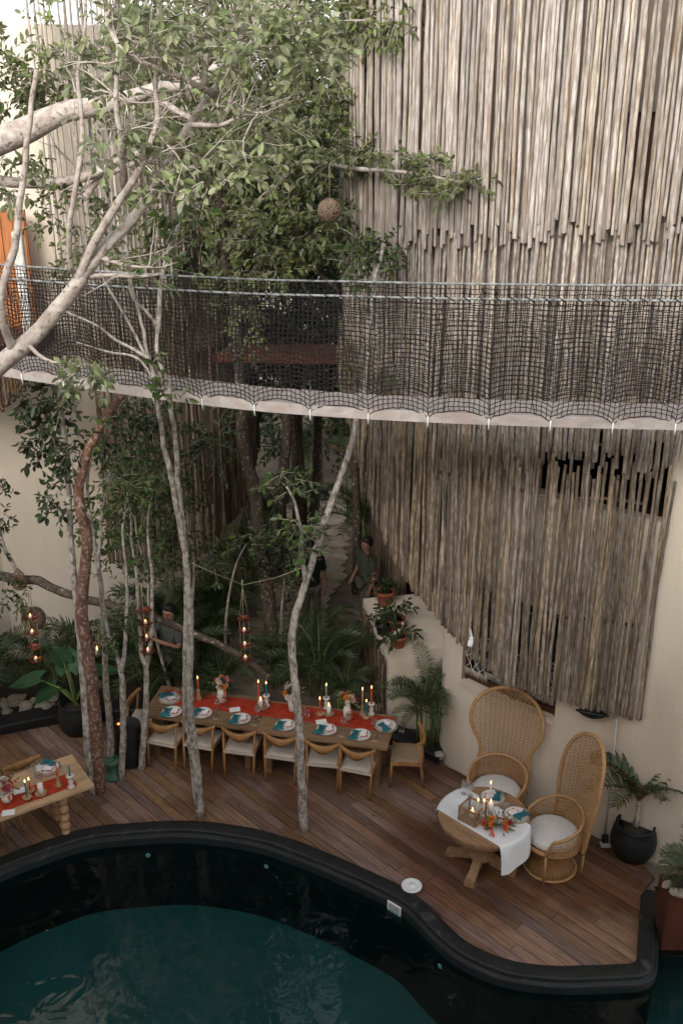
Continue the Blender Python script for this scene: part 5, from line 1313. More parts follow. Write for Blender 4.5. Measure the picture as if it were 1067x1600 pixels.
# foliage added above and deep in the passage to keep it dark
t7 = thing('added_shade_tree', 'dark foliage mass added to shade the passage between the two houses', 'tree', (-.9, 21.0, 0))
mb = MB(); mb.tube([(-.9, 21, 0), (-1.0, 20.8, 3), (-.8, 20.4, 6), (-.7, 20, 9)], [.16, .14, .12, .08], n=9); mb.build('trunk', M['bark_dark'], t7, world=True)
f = Foliage()
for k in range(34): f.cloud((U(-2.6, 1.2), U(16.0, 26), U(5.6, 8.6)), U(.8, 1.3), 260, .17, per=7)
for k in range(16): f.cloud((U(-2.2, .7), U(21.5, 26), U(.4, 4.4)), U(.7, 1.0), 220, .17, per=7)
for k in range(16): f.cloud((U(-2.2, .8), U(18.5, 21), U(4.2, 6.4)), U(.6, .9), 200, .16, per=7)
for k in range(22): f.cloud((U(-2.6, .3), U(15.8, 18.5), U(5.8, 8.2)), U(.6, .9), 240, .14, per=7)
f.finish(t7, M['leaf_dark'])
t8 = thing('back_trees', 'dark belt of trees closing the view beyond the houses', 'trees', (0, 36, 0)); t8['kind'] = 'stuff'; del t8['category']
f = Foliage()
for k in range(36): f.cloud((U(-16, 16), U(34.5, 40), U(.5, 10)), U(1.6, 2.8), 150, .55, per=7)
f.finish(t8, M['leaf_dark'], twigs=False)
# trunks standing in the passage
for i, (x, y0, y1, d, r_) in enumerate(((445, 960, 640, 18.5, 9), (462, 930, 640, 19.5, 7), (490, 900, 640, 21, 9), (556, 950, 630, 17.5, 7), (500, 880, 640, 22.5, 6))):
    p0 = A(x, y0, d); p0.z = 0; p1 = A(x + U(-12, 12), y1 - 60, d); t_ = thing('passage_tree', f'{ORD[i]} dark trunk of the row lining the passage, counted from the lichen trunk', 'tree', p0)
    mb = MB(); mb.tube([p0, p0.lerp(p1, .35) + Vector((U(-.08, .08), 0, 0)), p0.lerp(p1, .7) + Vector((U(-.1, .1), 0, 0)), p1], [pxr(p0, r_), pxr(p0, r_ * .9), pxr(p0, r_ * .8), pxr(p0, r_ * .6)], n=8); mb.build('trunk', M['bark_dark'], t_, world=True)
    f = Foliage(); f.cloud(p1 + Vector((0, 0, .3)), .8, 240, .16); f.finish(t_, M['leaf_dark'])

# ---- palms
def frond_data(name, ln, nl, ll, e0, e1, m, ms, lw=.024, vee=.5, seed=0):
    rnd = random.Random(seed); mb = MB(); pts = []; x = z = 0; n = 14
    for i in range(n + 1):
        pts.append(Vector((x, 0, z))); e_ = R(e0 + (e1 - e0) * (i / n) ** 1.3); x += math.cos(e_) * ln / n; z += math.sin(e_) * ln / n
    mb.tube(pts, [.012 * (1 - .8 * i / n) + .002 for i in range(n + 1)], n=4, mi=1)
    for k in range(nl):
        t = .22 + .78 * (k + .5) / nl; i = min(int(t * n), n - 1); fr_ = t * n - i
        p = pts[i].lerp(pts[i + 1], fr_); tg = (pts[i + 1] - pts[i]).normalized(); up = Vector((0, 1, 0)).cross(tg) * -1
        L_ = ll * (math.sin(math.pi * (.12 + .8 * (t - .22) / .78)) ** .6) * rnd.uniform(.85, 1.1)
        for s_ in (-1, 1):
            sw = .35 + .55 * t; d = (Vector((0, s_, 0)) * math.cos(sw) + tg * math.sin(sw) + up * vee * rnd.uniform(.7, 1.2)).normalized()
            w_ = tg * lw * .5 - up * lw * .12; q1 = p + d * L_ * .5 + Vector((0, 0, -.04 * L_)); q2 = p + d * L_ + Vector((0, 0, -.34 * L_ * rnd.uniform(.6, 1.3)))
            h_ = up * lw * .25
            mb.add([p - w_ * .5, p + w_ * .5, q1 + w_ + h_, q1, q1 - w_ + h_, q2], [(0, 1, 2, 3), (0, 3, 4)[:3], (3, 2, 5), (4, 3, 5)])
    return mb.data(name, [m, ms])
FA = [frond_data('frond', 1.25, 30, .36, 78, -25, M['palm'], M['stalk'], seed=i) for i in range(3)]
FD = [frond_data('frond', .95, 26, .28, 70, -30, M['palm_dry'], M['stalk'], seed=i + 9) for i in range(2)]
FB = [frond_data('frond', .95, 17, .38, 66, -28, M['palm_dry'], M['stalk_red'], lw=.045, vee=.7, seed=i + 20) for i in range(3)]
def palm(p, lab, n=14, sc=1.0, fr=None, stems=6, h=.5, group='areca palms', spread=(.5, 1.25), name='areca_palm'):
    root = thing(name, lab, 'palm', p, U(0, 6)); root['group'] = group; fr = fr or FA
    for k in range(stems):
        a = U(0, 6.28); hh = h * U(.7, 1.2); mb = MB(); q = Vector((.16 * math.cos(a) * U(.3, 1), .16 * math.sin(a) * U(.3, 1), 0)); mb.tube([q, q * 1.4 + Vector((0, 0, hh))], [.02, .014], n=6); mb.build('stem', M['stalk'], root)
    for k in range(n):
        a = 2 * math.pi * k / n + U(-.3, .3); s_ = sc * U(.7, 1.15); til = U(*spread)
        o = inst(random.choice(fr), 'frond', root, (.10 * math.cos(a), .10 * math.sin(a), h * U(.55, 1)), (0, U(-.35, .45), a), (s_, s_, s_))
    return root
A3 = [(-2.55, 13.9, 'areca palm clump behind the barrel end chair', .95), (-1.85, 13.55, 'areca palm clump behind the cream flower vase', .72), (-.35, 14.0, 'areca palm clump behind the slender trunk and middle vase', .9), (.05, 13.45, 'areca palm clump behind the right candle group', .48), (-.05, 14.6, 'areca palm clump at the foot of the potted plant ledge', .45),
      (-.4, 15.2, 'areca palm clump in front of the standing man in black', .55), (-3.2, 14.3, 'areca palm clump below the photographer', .95), (-3.9, 14.1, 'areca palm clump behind the red trunk', .9), (-4.7, 14.1, 'areca palm clump behind the elephant ear', .8), (-5.5, 13.7, 'areca palm clump below the hanging woven ball', 1.0), (-2.3, 14.8, 'areca palm clump below the hanging candle tiers by the path', .85), (-6.0, 13.3, 'areca palm clump at the end of the stone row', .9), (-1.0, 14.2, 'areca palm clump beside the fallen branch end', .6)]
for x, y, lab, sc in A3: palm(Vector((x, y, 0)), lab, n=16, sc=sc, h=.45)
for x, y, lab in ((-2.9, 15.0, 'bushy palm shaded against the far stucco wall'), (-2.1, 15.6, 'bushy palm shaded beside the path bend'), (-1.7, 17.6, 'bushy palm deep in the passage'), (-1.6, 19.6, 'bushy palm at the far left bend of the path'), (.45, 19.2, 'bushy palm at the far end of the pole wall'), (-.9, 23.5, 'bushy palm closing the end of the path')):
    palm(Vector((x, y, 0)), lab, n=14, sc=1.05, h=.7, group='shaded palms')
palm(Vector((1.24, 12.45, .05)), 'tall areca palm clump between the ledge and the wicker chairs', n=30, sc=.60, h=.9, stems=9)
for x, y, z, lab in ((-1.2, 22, 3.0, 'tall palm crown hanging in the passage beside the bright wall'), (.2, 21, 2.6, 'tall palm crown drooping in the passage below the hut roof')):
    r_ = palm(Vector((x, y, 0)), lab, n=14, sc=1.5, h=z, stems=1, group='tall palms', name='tall_palm')
# ---- black pot palm on the right
def pot(p, lab, s=1.0, m=None, prof=None, name='plant_pot'):
    m = m or M['black_pot']; root = thing(name, lab, 'pot', p)
    prof = prof or [(.16, 0), (.22, .02), (.275, .14), (.285, .26), (.265, .38), (.235, .45), (.245, .47), (.235, .485), (.215, .475), (.215, .40), (0, .40)]
    mb = MB(); mb.lathe([(r_ * s, z * s) for r_, z in prof], n=32); mb.build('body', m, root); mb = MB()
    mb.lathe([(.21 * s * prof[4][0] / .265, .40 * s * prof[-1][1] / .4 + .006), (0, .42 * s * prof[-1][1] / .4)], n=16); mb.build('soil', M['soil'], root); return root
pp = G(986, 1334); pot(pp, 'round black pot holding a palm by the stucco wall', 1.0)
pl = thing('potted_palm', 'young palm with red stalks growing in the black pot', 'palm', pp + Vector((0, 0, .41)), 0)
mb = MB(); mb.tube([(0, 0, 0), (.01, 0, .18), (0, 0, .42)], [.045, .035, .026], n=8); mb.build('trunk', M['bark_pale'], pl)
for a, tl, s_ in ((100, -.05, .8), (190, .12, .8), (150, -.1, .85), (225, .1, .72), (5, .08, .9), (55, -.08, .85), (290, -.15, .6), (335, .05, .72), (120, .2, .75), (170, -.2, .9), (30, -.22, .85)):
    inst(random.choice(FB), 'frond', pl, (0, 0, .40), (0, tl, R(a)), (s_, s_, s_))
# ---- rusted planter at the right edge
px0, px1 = G(1037, 1500, -.1), None
pln = thing('steel_planter', 'rust red steel planter box at the end of the pool curb', 'planter', (4.5, 9.55, 0))
xL = G(1042, 1450, .3).x
PF = 8.86
mb = MB(); mb.box((xL + .8, PF + .18, .22), (1.6, .36, .86), bev=.008); mb.build('box', M['rust'], pln, world=True)
mb = MB(); mb.box((xL + .8, PF + .18, -.235), (1.5, .3, .05)); mb.build('foot', M['oldwood'], pln, world=True)
mb = MB(); mb.box((xL + .8, PF + .18, .65), (1.5, .26, .03)); mb.build('soil', M['soil'], pln, world=True)
palm(Vector((xL + .30, PF + .2, .66)), 'fan leaved palm spilling from the rusted planter', n=13, sc=.42, h=.12, fr=FB, group='planter palms', stems=3)
palm(Vector((xL + .42, PF + .22, .66)), 'tall palm arching from the rusted planter over the stucco wall', n=7, sc=.6, h=.25, fr=FB, group='planter palms', stems=3)
def stone_mesh(seed):
    rnd = random.Random(seed); bm = bmesh.new(); bmesh.ops.create_icosphere(bm, subdivisions=2, radius=1)
    for v in bm.verts: v.co *= 1 + .32 * mnoise.noise(v.co * 1.3 + Vector((seed * 7, 0, 0))) + .1 * mnoise.noise(v.co * 4 + Vector((seed, 3, 0)))
    me = bpy.data.meshes.new('stone'); bm.to_mesh(me); bm.free(); me.materials.append(M['stone']); return me
SV = [stone_mesh(i) for i in range(7)]
def stone(p, s_, lab, grp):
    o = inst(random.choice(SV), 'stone', None, p, (U(-.3, .3), U(-.3, .3), U(0, 6)), (s_ * U(.9, 1.4), s_ * U(.8, 1.1), s_ * U(.55, .8))); tag(o, lab, 'stone', grp)
for i, (x, y, r_) in enumerate(((8, 1100, 9), (26, 1094, 12), (42, 1103, 11), (58, 1098, 10), (76, 1106, 13), (84, 1088, 10), (12, 1112, 8), (98, 1102, 12), (40, 1110, 9), (122, 1095, 12), (70, 1092, 8), (150, 1070, 14))):
    p = G(x, y, .08); stone(p, pxr(p, r_), 'pale rough stone in the row behind the black garden curb', 'garden edge stones')
for x, y, r_ in ((1041, 1382, 8), (1053, 1393, 8), (1064, 1397, 8)):
    p = G(x, y, .69); stone(p, pxr(p, r_), 'pale stone lying on the soil of the rusted planter', 'planter stones')
p = G(688, 1180, .1); stone(p, .09, 'single pale stone at the foot of the tall areca palm', 'single stone')
# ---- elephant ear in a black pot on the left
ep = G(125, 1140); ep.z = 0; pot(ep, 'black pot of the elephant ear by the red trunk', 1.06)
ee = thing('elephant_ear', 'elephant ear plant with broad leaves in the black pot', 'plant', ep + Vector((0, 0, .43)))
def ear(tipdir, base_, s_, pitch):
    mb = MB(); rows = []; n = 10
    for i in range(n + 1):
        t = i / n; row = []
        w_ = (.62 * math.sin(math.pi * min(1, t * .9 + .16)) ** .8) * (1 if t < 1 else .02)
        for j in range(9):
            u = -1 + j / 4
            back = -.22 * abs(u) ** 1.5 * (1 - t)
            row.append(((t + back) * s_, u * w_ * s_ * .75, s_ * (.10 * abs(u) - .16 * t * t + .012 * math.sin(i * 2.2))))
        rows.append(row)
    mb.grid(rows); return mb
for (lx_, ly_, px_, py_, s_, yaw, pit) in ((100, 1040, 108, 1048, .42, 100, -.9), (45, 1068, 62, 1062, .48, 188, .15), (72, 1088, 88, 1075, .42, 215, .35), (100, 1030, 100, 1035, .36, 140, -.6), (165, 1045, 150, 1050, .40, 20, .1)):
    att = A(px_, py_, ep.y + .1); mb = ear(None, None, s_, pit)
    o = mb.build('leaf', M['aroid'], ee, loc=att - ee.location); o.rotation_euler = (0, pit, R(yaw))
    mb = MB(); b0 = Vector((U(-.05, .05), U(-.05, .05), 0)); e_ = att - ee.location
    mb.tube([b0, b0.lerp(e_, .5) + Vector((0, 0, .10)), e_], [.024, .016, .009], n=6); mb.build('stalk', M['stalk'], ee)
# ================================================================== LEDGE, POTS, FITTINGS
led = thing('ledge', 'cream plastered ledge with pole clad side carrying the flower pots', 'ledge', (1.0, 14.0, 0))
a_, b_, c_ = G(568, 953, 1.1), G(607, 1034, 1.1), G(700, 1002, 1.1)
poly = [(b_.x, b_.y), (1.62, 13.0), (1.62, 15.4), (a_.x, a_.y + .4)]
mb = MB(); mb.prism(poly, -.04, 1.1); mb.build('block', M['stucco'], led, world=True)
for k in range(26):
    t = (k + .5) / 26; x = b_.x + (poly[3][0] - b_.x) * t - .03; y = b_.y + (poly[3][1] - b_.y) * t
    inst(random.choice(PVD), 'pole', led, (x - led.location.x, y - led.location.y, 0), (0, 0, U(0, 6)), (1, 1, 1.02))
def terra(px, py, lab, s=1.0, z=1.1, black=False):
    p = G(px, py, z); return pot(p, lab, s, M['black_pot'] if black else M['terracotta'], [(.085, 0), (.09, .005), (.115, .15), (.118, .15), (.135, .155), (.14, .20), (.125, .20), (.12, .165), (.11, .16), (0, .16)])
def leafy(p, lab, n, r_, size, m, fl=0):
    root = thing('potted_plant', lab, 'plant', p); f = Foliage()
    for k in range(7): f.sprig(p, Vector((U(-1, 1), U(-1, 1), 1.6)), 5, size * .8, r_ * 1.2)
    f.cloud(p + Vector((0, 0, r_ * .9)), r_, n, size, per=5, squash=.8); f.finish(root, m, 'foliage', M['stalk'], wr=.42)
    for k in range(fl): mb = MB(); q = Vector((U(-.06, .06), U(-.1, 0), r_ * U(.5, 1.3))); mb.tube([(0, 0, 0), q], .003, n=4); mb.lathe([(0, 0), (.02, .03), (.018, .05), (0, .07)], n=7, c=q); mb.build('flower', FC['white'], root)
q = terra(622, 1010, 'terracotta pot of a white lily at the ledge corner'); leafy(q.location + Vector((0, 0, .16)), 'leafy plant with white buds in the corner terracotta pot', 60, .17, .13, M['leaf_dark'], 3)
q = terra(598, 990, 'low black pot among terracotta pots on the ledge', .95, black=True); leafy(q.location + Vector((0, 0, .16)), 'small leaved plant in the black ledge pot', 90, .13, .08, M['leaf_dark'])
q = terra(618, 985, 'large terracotta pot behind the lily on the ledge', 1.1); leafy(q.location + Vector((0, 0, .2)), 'broad leaved bushy plant in the large terracotta pot', 90, .18, .12, M['leaf_dark'])
q = terra(601, 943, 'terracotta pot at the far shaded end of the ledge', 1.25); leafy(q.location + Vector((0, 0, .2)), 'dark plant in the far terracotta pot', 70, .16, .11, M['leaf_dark'])
# security camera sticking out of the pole hem
sc_ = A(735, 1003, 10.85); cam_ = thing('security_camera', 'white bullet security camera poking out of the pole screen hem', 'camera', sc_)
mb = MB(); mb.lathe([(0, -.055), (.03, -.055), (.034, -.045), (.034, .015), (.028, .025), (0, .025)], n=16, M=Matrix.Rotation(R(-22), 4, 'X') @ Matrix.Rotation(R(14), 4, 'Y')); mb.build('body', M['white_plastic'], cam_)
mb = MB(); mb.lathe([(0, -.003), (.025, -.003), (.024, .003), (0, .003)], n=14, M=Matrix.Rotation(R(-22), 4, 'X') @ Matrix.Rotation(R(14), 4, 'Y') @ Matrix.Translation((0, 0, -.057))); mb.build('lens', M['black_metal'], cam_)
mb = MB(); mb.tube([(0, .0, .03), (.015, .06, .045), (.02, .4, .05)], .014, n=8); mb.ball((.008, .015, .04), .028); mb.build('mount', M['white_plastic'], cam_)
# macrame hangings in the window
for i, (ii, lab) in enumerate(((.16, 'white macrame hanging at the dark end of the window'), (.40, 'white macrame hanging beside the keyhole backed chair'), (.62, 'white macrame hanging over the window post'), (.84, 'white macrame hanging at the frame corner above the oval backed chair'))):
    k = iw0 + ii * (iw1 - iw0); i0 = int(k); p = inset(i0, .03).lerp(inset(i0 + 1, .03), k - i0); q = core[i0 + 1] - core[i0]; a = math.atan2(q.y, q.x)
    mb = MB(); w_ = .38; h_ = .62
    for s_ in range(-9, 10, 3):
        for sg in (-1, 1):
            run = []
            for t in np.linspace(0, 1, 14):
                x = s_ * w_ / 9 * .9 + sg * (t * .35) + .015 * math.sin(t * 25 + s_); z = h_ * (1 - t)
                if abs(x) < w_ / 2 and z > .10 * abs(math.sin(x * 11)): run.append((x, .008 * math.sin(t * 20 + s_), z))
                else:
                    if len(run) > 1: mb.tube(run, .0065, n=4, cap=False)
                    run = []
            if len(run) > 1: mb.tube(run, .0065, n=4, cap=False)
    for q_ in range(5):
        c_ = (U(-.14, .14), -.01, U(.15, .45))
        for aa in range(6): mb.tube([c_, (c_[0] + .07 * math.cos(aa * 1.047), -.012, c_[2] + .07 * math.sin(aa * 1.047))], .009, n=4)
    for s_ in range(26):
        x = -w_ / 2 + w_ * s_ / 25; mb.tube([(x, 0, .12), (x + U(-.006, .006), 0, U(-.0, .03))], .004, n=3)
    mb.tube([(-w_ / 2, 0, h_), (w_ / 2, 0, h_)], .012, n=6)
    o = mb.build('macrame_hanging', M['macrame'], None, loc=(p.x, p.y, W_Z0 + .10 + .06 * (i % 2))); o.rotation_euler.z = a; tag(o, lab, 'macrame')
# oval black fan grille under the hem, conduit with socket box
fp = A(925, 1114, 10.5); fan = thing('wall_fan', 'oval black fan head tucked below the pole screen hem', 'fan', fp)
Tm = Matrix.Rotation(R(12), 4, 'Y') @ Matrix.Rotation(R(-25), 4, 'X')
mb = MB()
for r_ in (.2, .16, .12, .08, .04): mb.tube([(r_ * math.cos(a) * 1.0, .5 * r_ * math.sin(a), -.07 * (1 - r_ / .2)) for a in np.linspace(0, 6.2832, 25)[:-1]], .006 if r_ < .2 else .014, n=5, close=True, M=Tm)
for a in np.linspace(0, 6.2832, 29)[:-1]: mb.tube([(.2 * math.cos(a), .1 * math.sin(a), 0), (.1 * math.cos(a), .05 * math.sin(a), -.05), (0, 0, -.07)], .004, n=3, M=Tm)
mb.build('grille', M['black_metal'], fan)
mb = MB(); mb.lathe([(0, .02), (.17, .02), (.19, .0), (.12, .09), (0, .1)], n=20, M=Tm @ Matrix.Diagonal((1, .5, 1, 1))); mb.build('housing', M['black_metal'], fan)
mb = MB(); mb.tube([(0, .05, .05), (0, .25, .12)], .02, n=6); mb.build('arm', M['black_metal'], fan)
cf = G(944, 1322); cf.z = 0
con = thing('conduit', 'thin grey conduit pipe with socket box running up the stucco wall', 'pipe', cf)
mb = MB(); mb.tube([(0, .05, 0), (0, .05, 1.0), (-.03, .05, 1.9)], .013, n=8); mb.build('pipe', M['grey_metal'], con)
mb = MB(); mb.box((0, -.02, .04), (.13, .10, .025), bev=.004); mb.build('base_plate', M['grey_metal'], con)
mb = MB(); mb.box((0, .02, .10), (.075, .06, .11), bev=.006); mb.build('socket_box', M['black_metal'], con)
# ---- pool fittings
mb = MB(); mb.lathe([(.125, 0), (.125, .008), (.118, .014), (.09, .014), (.087, .011), (.03, .012), (.028, .016), (0, .016)], n=28); p = G(643, 1384, .055); o = mb.build('pool_access_disc', M['white_plastic'], None, loc=(p.x, p.y, .055)); tag(o, 'round white access disc set on the black pool curb', 'disc')
def pool_face(px, py, z):
    p = G(px, py, z); j = min(range(len(inner)), key=lambda i: (inner[i].xy - p.xy).length); return inner[j], nor[j]
p_, n_ = pool_face(620, 1412, -.05); sk = thing('skimmer_mouth', 'pale square skimmer opening in the pool wall below the lid', 'skimmer', (p_.x, p_.y, -.08), math.atan2(n_.y, n_.x))
for dx, dz, sx_, sz_ in ((0, .06, .2, .02), (0, -.06, .2, .02), (-.09, 0, .02, .10), (.09, 0, .02, .10)):
    mb = MB(); mb.box((.012, dx, dz), (.02, sx_, sz_), bev=.003); mb.build('frame', M['white_plastic'], sk)
mb = MB(); mb.box((.006, 0, 0), (.01, .17, .11)); mb.build('flap', M['grey_metal'], sk)
for px, py, lab in ((230, 1343, 'small round white pool jet below the beaded table side of the curb'), (411, 1358, 'small round white pool jet below the slender trunk'), (691, 1509, 'small round white pool jet below the wooden deck tip')):
    p_, n_ = pool_face(px, py, -.32); o = MB(); o.lathe([(.034, 0), (.034, .006), (.026, .014), (.012, .016), (.01, .008), (0, .008)], n=16, M=Matrix.Rotation(math.atan2(n_.y, n_.x), 4, 'Z') @ Matrix.Rotation(R(90), 4, 'Y')); ob = o.build('pool_jet', M['white_plastic'], None, loc=(p_.x, p_.y, -.14) if False else (p_.x + n_.x * .006, p_.y + n_.y * .006, -.30)); tag(ob, lab, 'pool jet')
# ---- barrel with smoking incense burner, green bucket
bp_ = G(203, 1190); bp_.z = 0; bar = thing('barrel', 'black barrel standing behind the thin pale stems', 'barrel', bp_)
mb = MB(); mb.lathe([(.18, 0), (.20, .02), (.215, .2), (.22, .36), (.21, .52), (.19, .62), (.195, .64), (.175, .64), (.17, .60), (0, .60)], n=28); mb.build('body', M['black_pot'], bar)
for z_ in (.14, .46):
    mb = MB(); mb.tube([(.221 * math.cos(a), .221 * math.sin(a), z_) for a in np.linspace(0, 6.2832, 29)[:-1]], .008, n=5, close=True); mb.build('hoop', M['black_metal'], bar)
ib = bp_ + Vector((-.09, -.06, .605)); inc = thing('incense_burner', 'small copper incense cup smoking on the black barrel', 'incense burner', ib)
mb = MB(); mb.lathe([(.03, 0), (.035, .005), (.012, .02), (.012, .04), (.035, .06), (.045, .09), (.04, .09), (.02, .06), (0, .055)], n=14); mb.build('cup', M['copper'], inc)
mb = MB(); mb.ball((0, 0, .075), .02, 8, 5); mb.build('ember', emit('ember', (1, .16, .03), 2.0), inc)
gb = G(172, 1222); gb.z = 0; gr = thing('green_stand', 'green spool shaped stand half hidden behind the red trunk', 'stand', gb + Vector((.02, .1, 0)))
mb = MB(); mb.lathe([(.11, 0), (.115, .03), (.08, .05), (.075, .22), (.11, .25), (.12, .27), (.12, .31), (.1, .315), (0, .31)], n=22); mb.build('body', M['green_plastic'], gr)
mb = MB(); mb.lathe([(.06, .312), (.065, .318), (.02, .322), (0, .322)], n=14); mb.build('lid', M['green_plastic'], gr)

# ---- fallen branch hung across the garden, with a basket
br = thing('hung_branch', 'long crooked dead branch hung level across the stucco wall', 'branch', A(-10, 895, 12.9))
hb = limb(br, [(-40, 893, 12.9), (30, 905, 12.9), (60, 908, 12.9), (90, 922, 12.85), (130, 935, 12.8), (170, 945, 12.8), (240, 965, 12.75), (290, 985, 12.7), (340, 1006, 12.7), (385, 1030, 12.75), (422, 1062, 12.8)], 8, 5, M['bark_dark'], 'branch', jit=.03)
limb(br, [(34, 905, 12.9), (20, 880, 12.9), (5, 850, 12.9), (-5, 800, 12.9)], 4, 2.5, M['bark_pale'], 'fork')
bk = A(30, 905, 12.75); bas = thing('hanging_basket', 'drop shaped woven basket with trailing ivy on the hung branch', 'basket', bk)
mb = MB()
for k in range(14):
    a = 2 * math.pi * k / 14; mb.tube([(0, 0, .17), (.07 * math.cos(a), .07 * math.sin(a), .08), (.11 * math.cos(a), .11 * math.sin(a), -.06), (.04 * math.cos(a), .04 * math.sin(a), -.15)], .006, n=4)
for z_, r_ in ((.02, .09), (-.02, .1), (-.06, .11), (-.1, .09), (-.14, .05)): mb.tube([(r_ * math.cos(a), r_ * math.sin(a), z_) for a in np.linspace(0, 6.2832, 17)[:-1]], .01, n=4, close=True)
mb.build('basket', M['woven'], bas)
f = Foliage(); f.cloud(bk + Vector((0, -.03, -.08)), .12, 50, .06)
for k in range(5):
    for q in range(4): f.sprig(bk + Vector((.03 * k - .07 - (.09 * q if k == 0 else 0), -.06, -.12 - .09 * q - .03 * k)), Vector((U(-.4, .4), -.2, -1)), 4, .065, .12)
f.finish(bas, M['leaf_lime'], 'ivy')
iv = thing('ivy_sprays', 'ivy sprays hanging down the left wall edge', 'vine', A(0, 800, 12.6)); f = Foliage()
for x, y in ((0, 740), (2, 770), (4, 800), (2, 830), (0, 860), (3, 900), (2, 930)):
    c_ = A(x, y, 12.6); f.cloud(c_, .10, 22, .1, per=4)
mb = MB(); mb.tube([A(-6, 700, 12.6), A(0, 800, 12.62), A(-3, 950, 12.6)], .008, n=4); mb.build('stem', M['twig'], iv, world=True)
f.finish(iv, M['leaf_dark'], 'ivy')

# ---- tiered hanging candle lanterns
def cup_mesh():
    mb = MB(); n = 10; rows = []
    for (r0, z) in ((.012, -.035), (.035, -.03), (.055, -.008), (.06, .0), (.05, .0), (.03, -.016), (.005, -.018)):
        rows.append([((r0 * (1 + .35 * (1 if (j % 2) else -.2) * (r0 > .04))) * math.cos(2 * math.pi * j / n), (r0 * (1 + .35 * (1 if (j % 2) else -.2) * (r0 > .04))) * math.sin(2 * math.pi * j / n), z) for j in range(n)])
    mb.grid(rows, closed=True, smooth=False); return mb.data('cup', M['copper'])
CUP = cup_mesh()
def tiers(px, ys, d, top, lab, unlit=()):
    p0 = A(px, ys[0], d); root = thing('candle_mobile', lab, 'lantern', p0)
    tp = A(*top, d) - p0
    mb = MB()
    zs = [A(px, y, d).z - p0.z for y in ys]
    for k in range(3):
        a = 2 * math.pi * k / 3 + .5; ex, ey = .075 * math.cos(a), .075 * math.sin(a)
        mb.tube([tp, (ex, ey, zs[0])], .0035, n=4); mb.tube([(ex, ey, zs[0]), (ex, ey, zs[-1])], .0035, n=4)
    mb.tube([tp, tp + Vector((0, 0, .12))], .008, n=5); mb.build('cords', M['string'], root)
    for i, z in enumerate(zs):
        c = inst(CUP, 'cup', root, (0, 0, z), (0, 0, U(0, 1)), (1.35, 1.35, 1.35))
        if i in unlit: continue
        mb = MB(); mb.lathe([(.024, -.012), (.024, .022), (.018, .024), (0, .022)], n=12); t_ = mb.build('tea_light', M['candle_w'], root, loc=(0, 0, z))
        mb = MB(); mb.lathe([(0, .024), (.004, .030), (.005, .036), (.003, .046), (0, .052)], n=7); fl_ = mb.build('flame', M['flame'], root, loc=(0, 0, z)); 
tiers(48, (964, 988, 1010, 1030), 12.2, (46, 935), 'four tiered copper candle mobile in front of the woven ball', (2,))
tiers(226, (952, 973, 996, 1017), 12.0, (222, 925), 'four tiered copper candle mobile between the thin stems', (0,))
tiers(381, (965, 985, 1007, 1028), 12.6, (379, 918), 'four tiered copper candle mobile strung over the garden path', (0,))
ln_ = thing('string_line', 'thin twine strung between the trunks for the candle mobiles', 'string', A(380, 915, 12.6)); mb = MB()
mb.tube([A(300, 880, 11.4), A(340, 898, 12.0), A(380, 914, 12.6), A(430, 903, 12.0), A(478, 885, 11.3)], .005, n=4); mb.build('twine', M['string'], ln_, world=True)
# ---- woven balls
def ball(px, py, d, r_px, lab, seed, hang):
    c_ = A(px, py, d); r_ = pxr(c_, r_px); root = thing('woven_ball', lab, 'woven ball', c_); rnd = random.Random(seed); mb = MB()
    for k in range(46):
        ax = Vector((rnd.gauss(0, 1), rnd.gauss(0, 1), rnd.gauss(0, 1))).normalized(); o1 = ax.orthogonal().normalized(); o2 = ax.cross(o1); h = rnd.uniform(-.45, .45); rr_ = math.sqrt(1 - h * h) * r_
        mb.tube([ax * h * r_ + (o1 * math.cos(a) + o2 * math.sin(a)) * rr_ * rnd.uniform(.97, 1.02) for a in np.linspace(0, 6.2832, 23)[:-1]], .0065, n=4, close=True)
    mb.build('ball', M['woven'], root); mb = MB(); mb.tube([(0, 0, r_ * .98), (0, 0, r_ + hang)], .004, n=4); mb.build('cord', M['string'], root)
ball(53, 966, 12.9, 18, 'round woven vine ball behind the candle mobile at the stucco wall', 1, .35)
ball(515, 329, 11.9, 18, 'round woven vine ball hanging high among the canopy leaves', 2, .35)
mb = MB(); wl_ = A(152, 1013, 13.2); wr_ = thing('wicker_lantern', 'small wicker lantern glowing behind the red trunk', 'lantern', wl_)
for k in range(16):
    a = 2 * math.pi * k / 16; mb.tube([(.05 * math.cos(a), .05 * math.sin(a), .13), (.115 * math.cos(a), .115 * math.sin(a), .03), (.115 * math.cos(a), .115 * math.sin(a), -.05), (.06 * math.cos(a), .06 * math.sin(a), -.11)], .005, n=4)
for z_, r_ in ((.13, .05), (.08, .085), (.03, .115), (-.05, .115), (-.11, .06)): mb.tube([(r_ * math.cos(a), r_ * math.sin(a), z_) for a in np.linspace(0, 6.2832, 17)[:-1]], .007, n=4, close=True)
mb.build('frame', M['woven'], wr_); mb = MB(); mb.lathe([(.03, -.11), (.03, -.03), (0, -.03)], n=10); mb.build('candle', M['candle_w'], wr_); mb = MB(); mb.lathe([(0, -.03), (.012, -.01), (.008, .02), (0, .05)], n=8); mb.build('flame', M['flame'], wr_)
mb = MB(); mb.tube([(0, 0, .13), (0, 0, .5)], .004, n=4); mb.build('cord', M['string'], wr_)

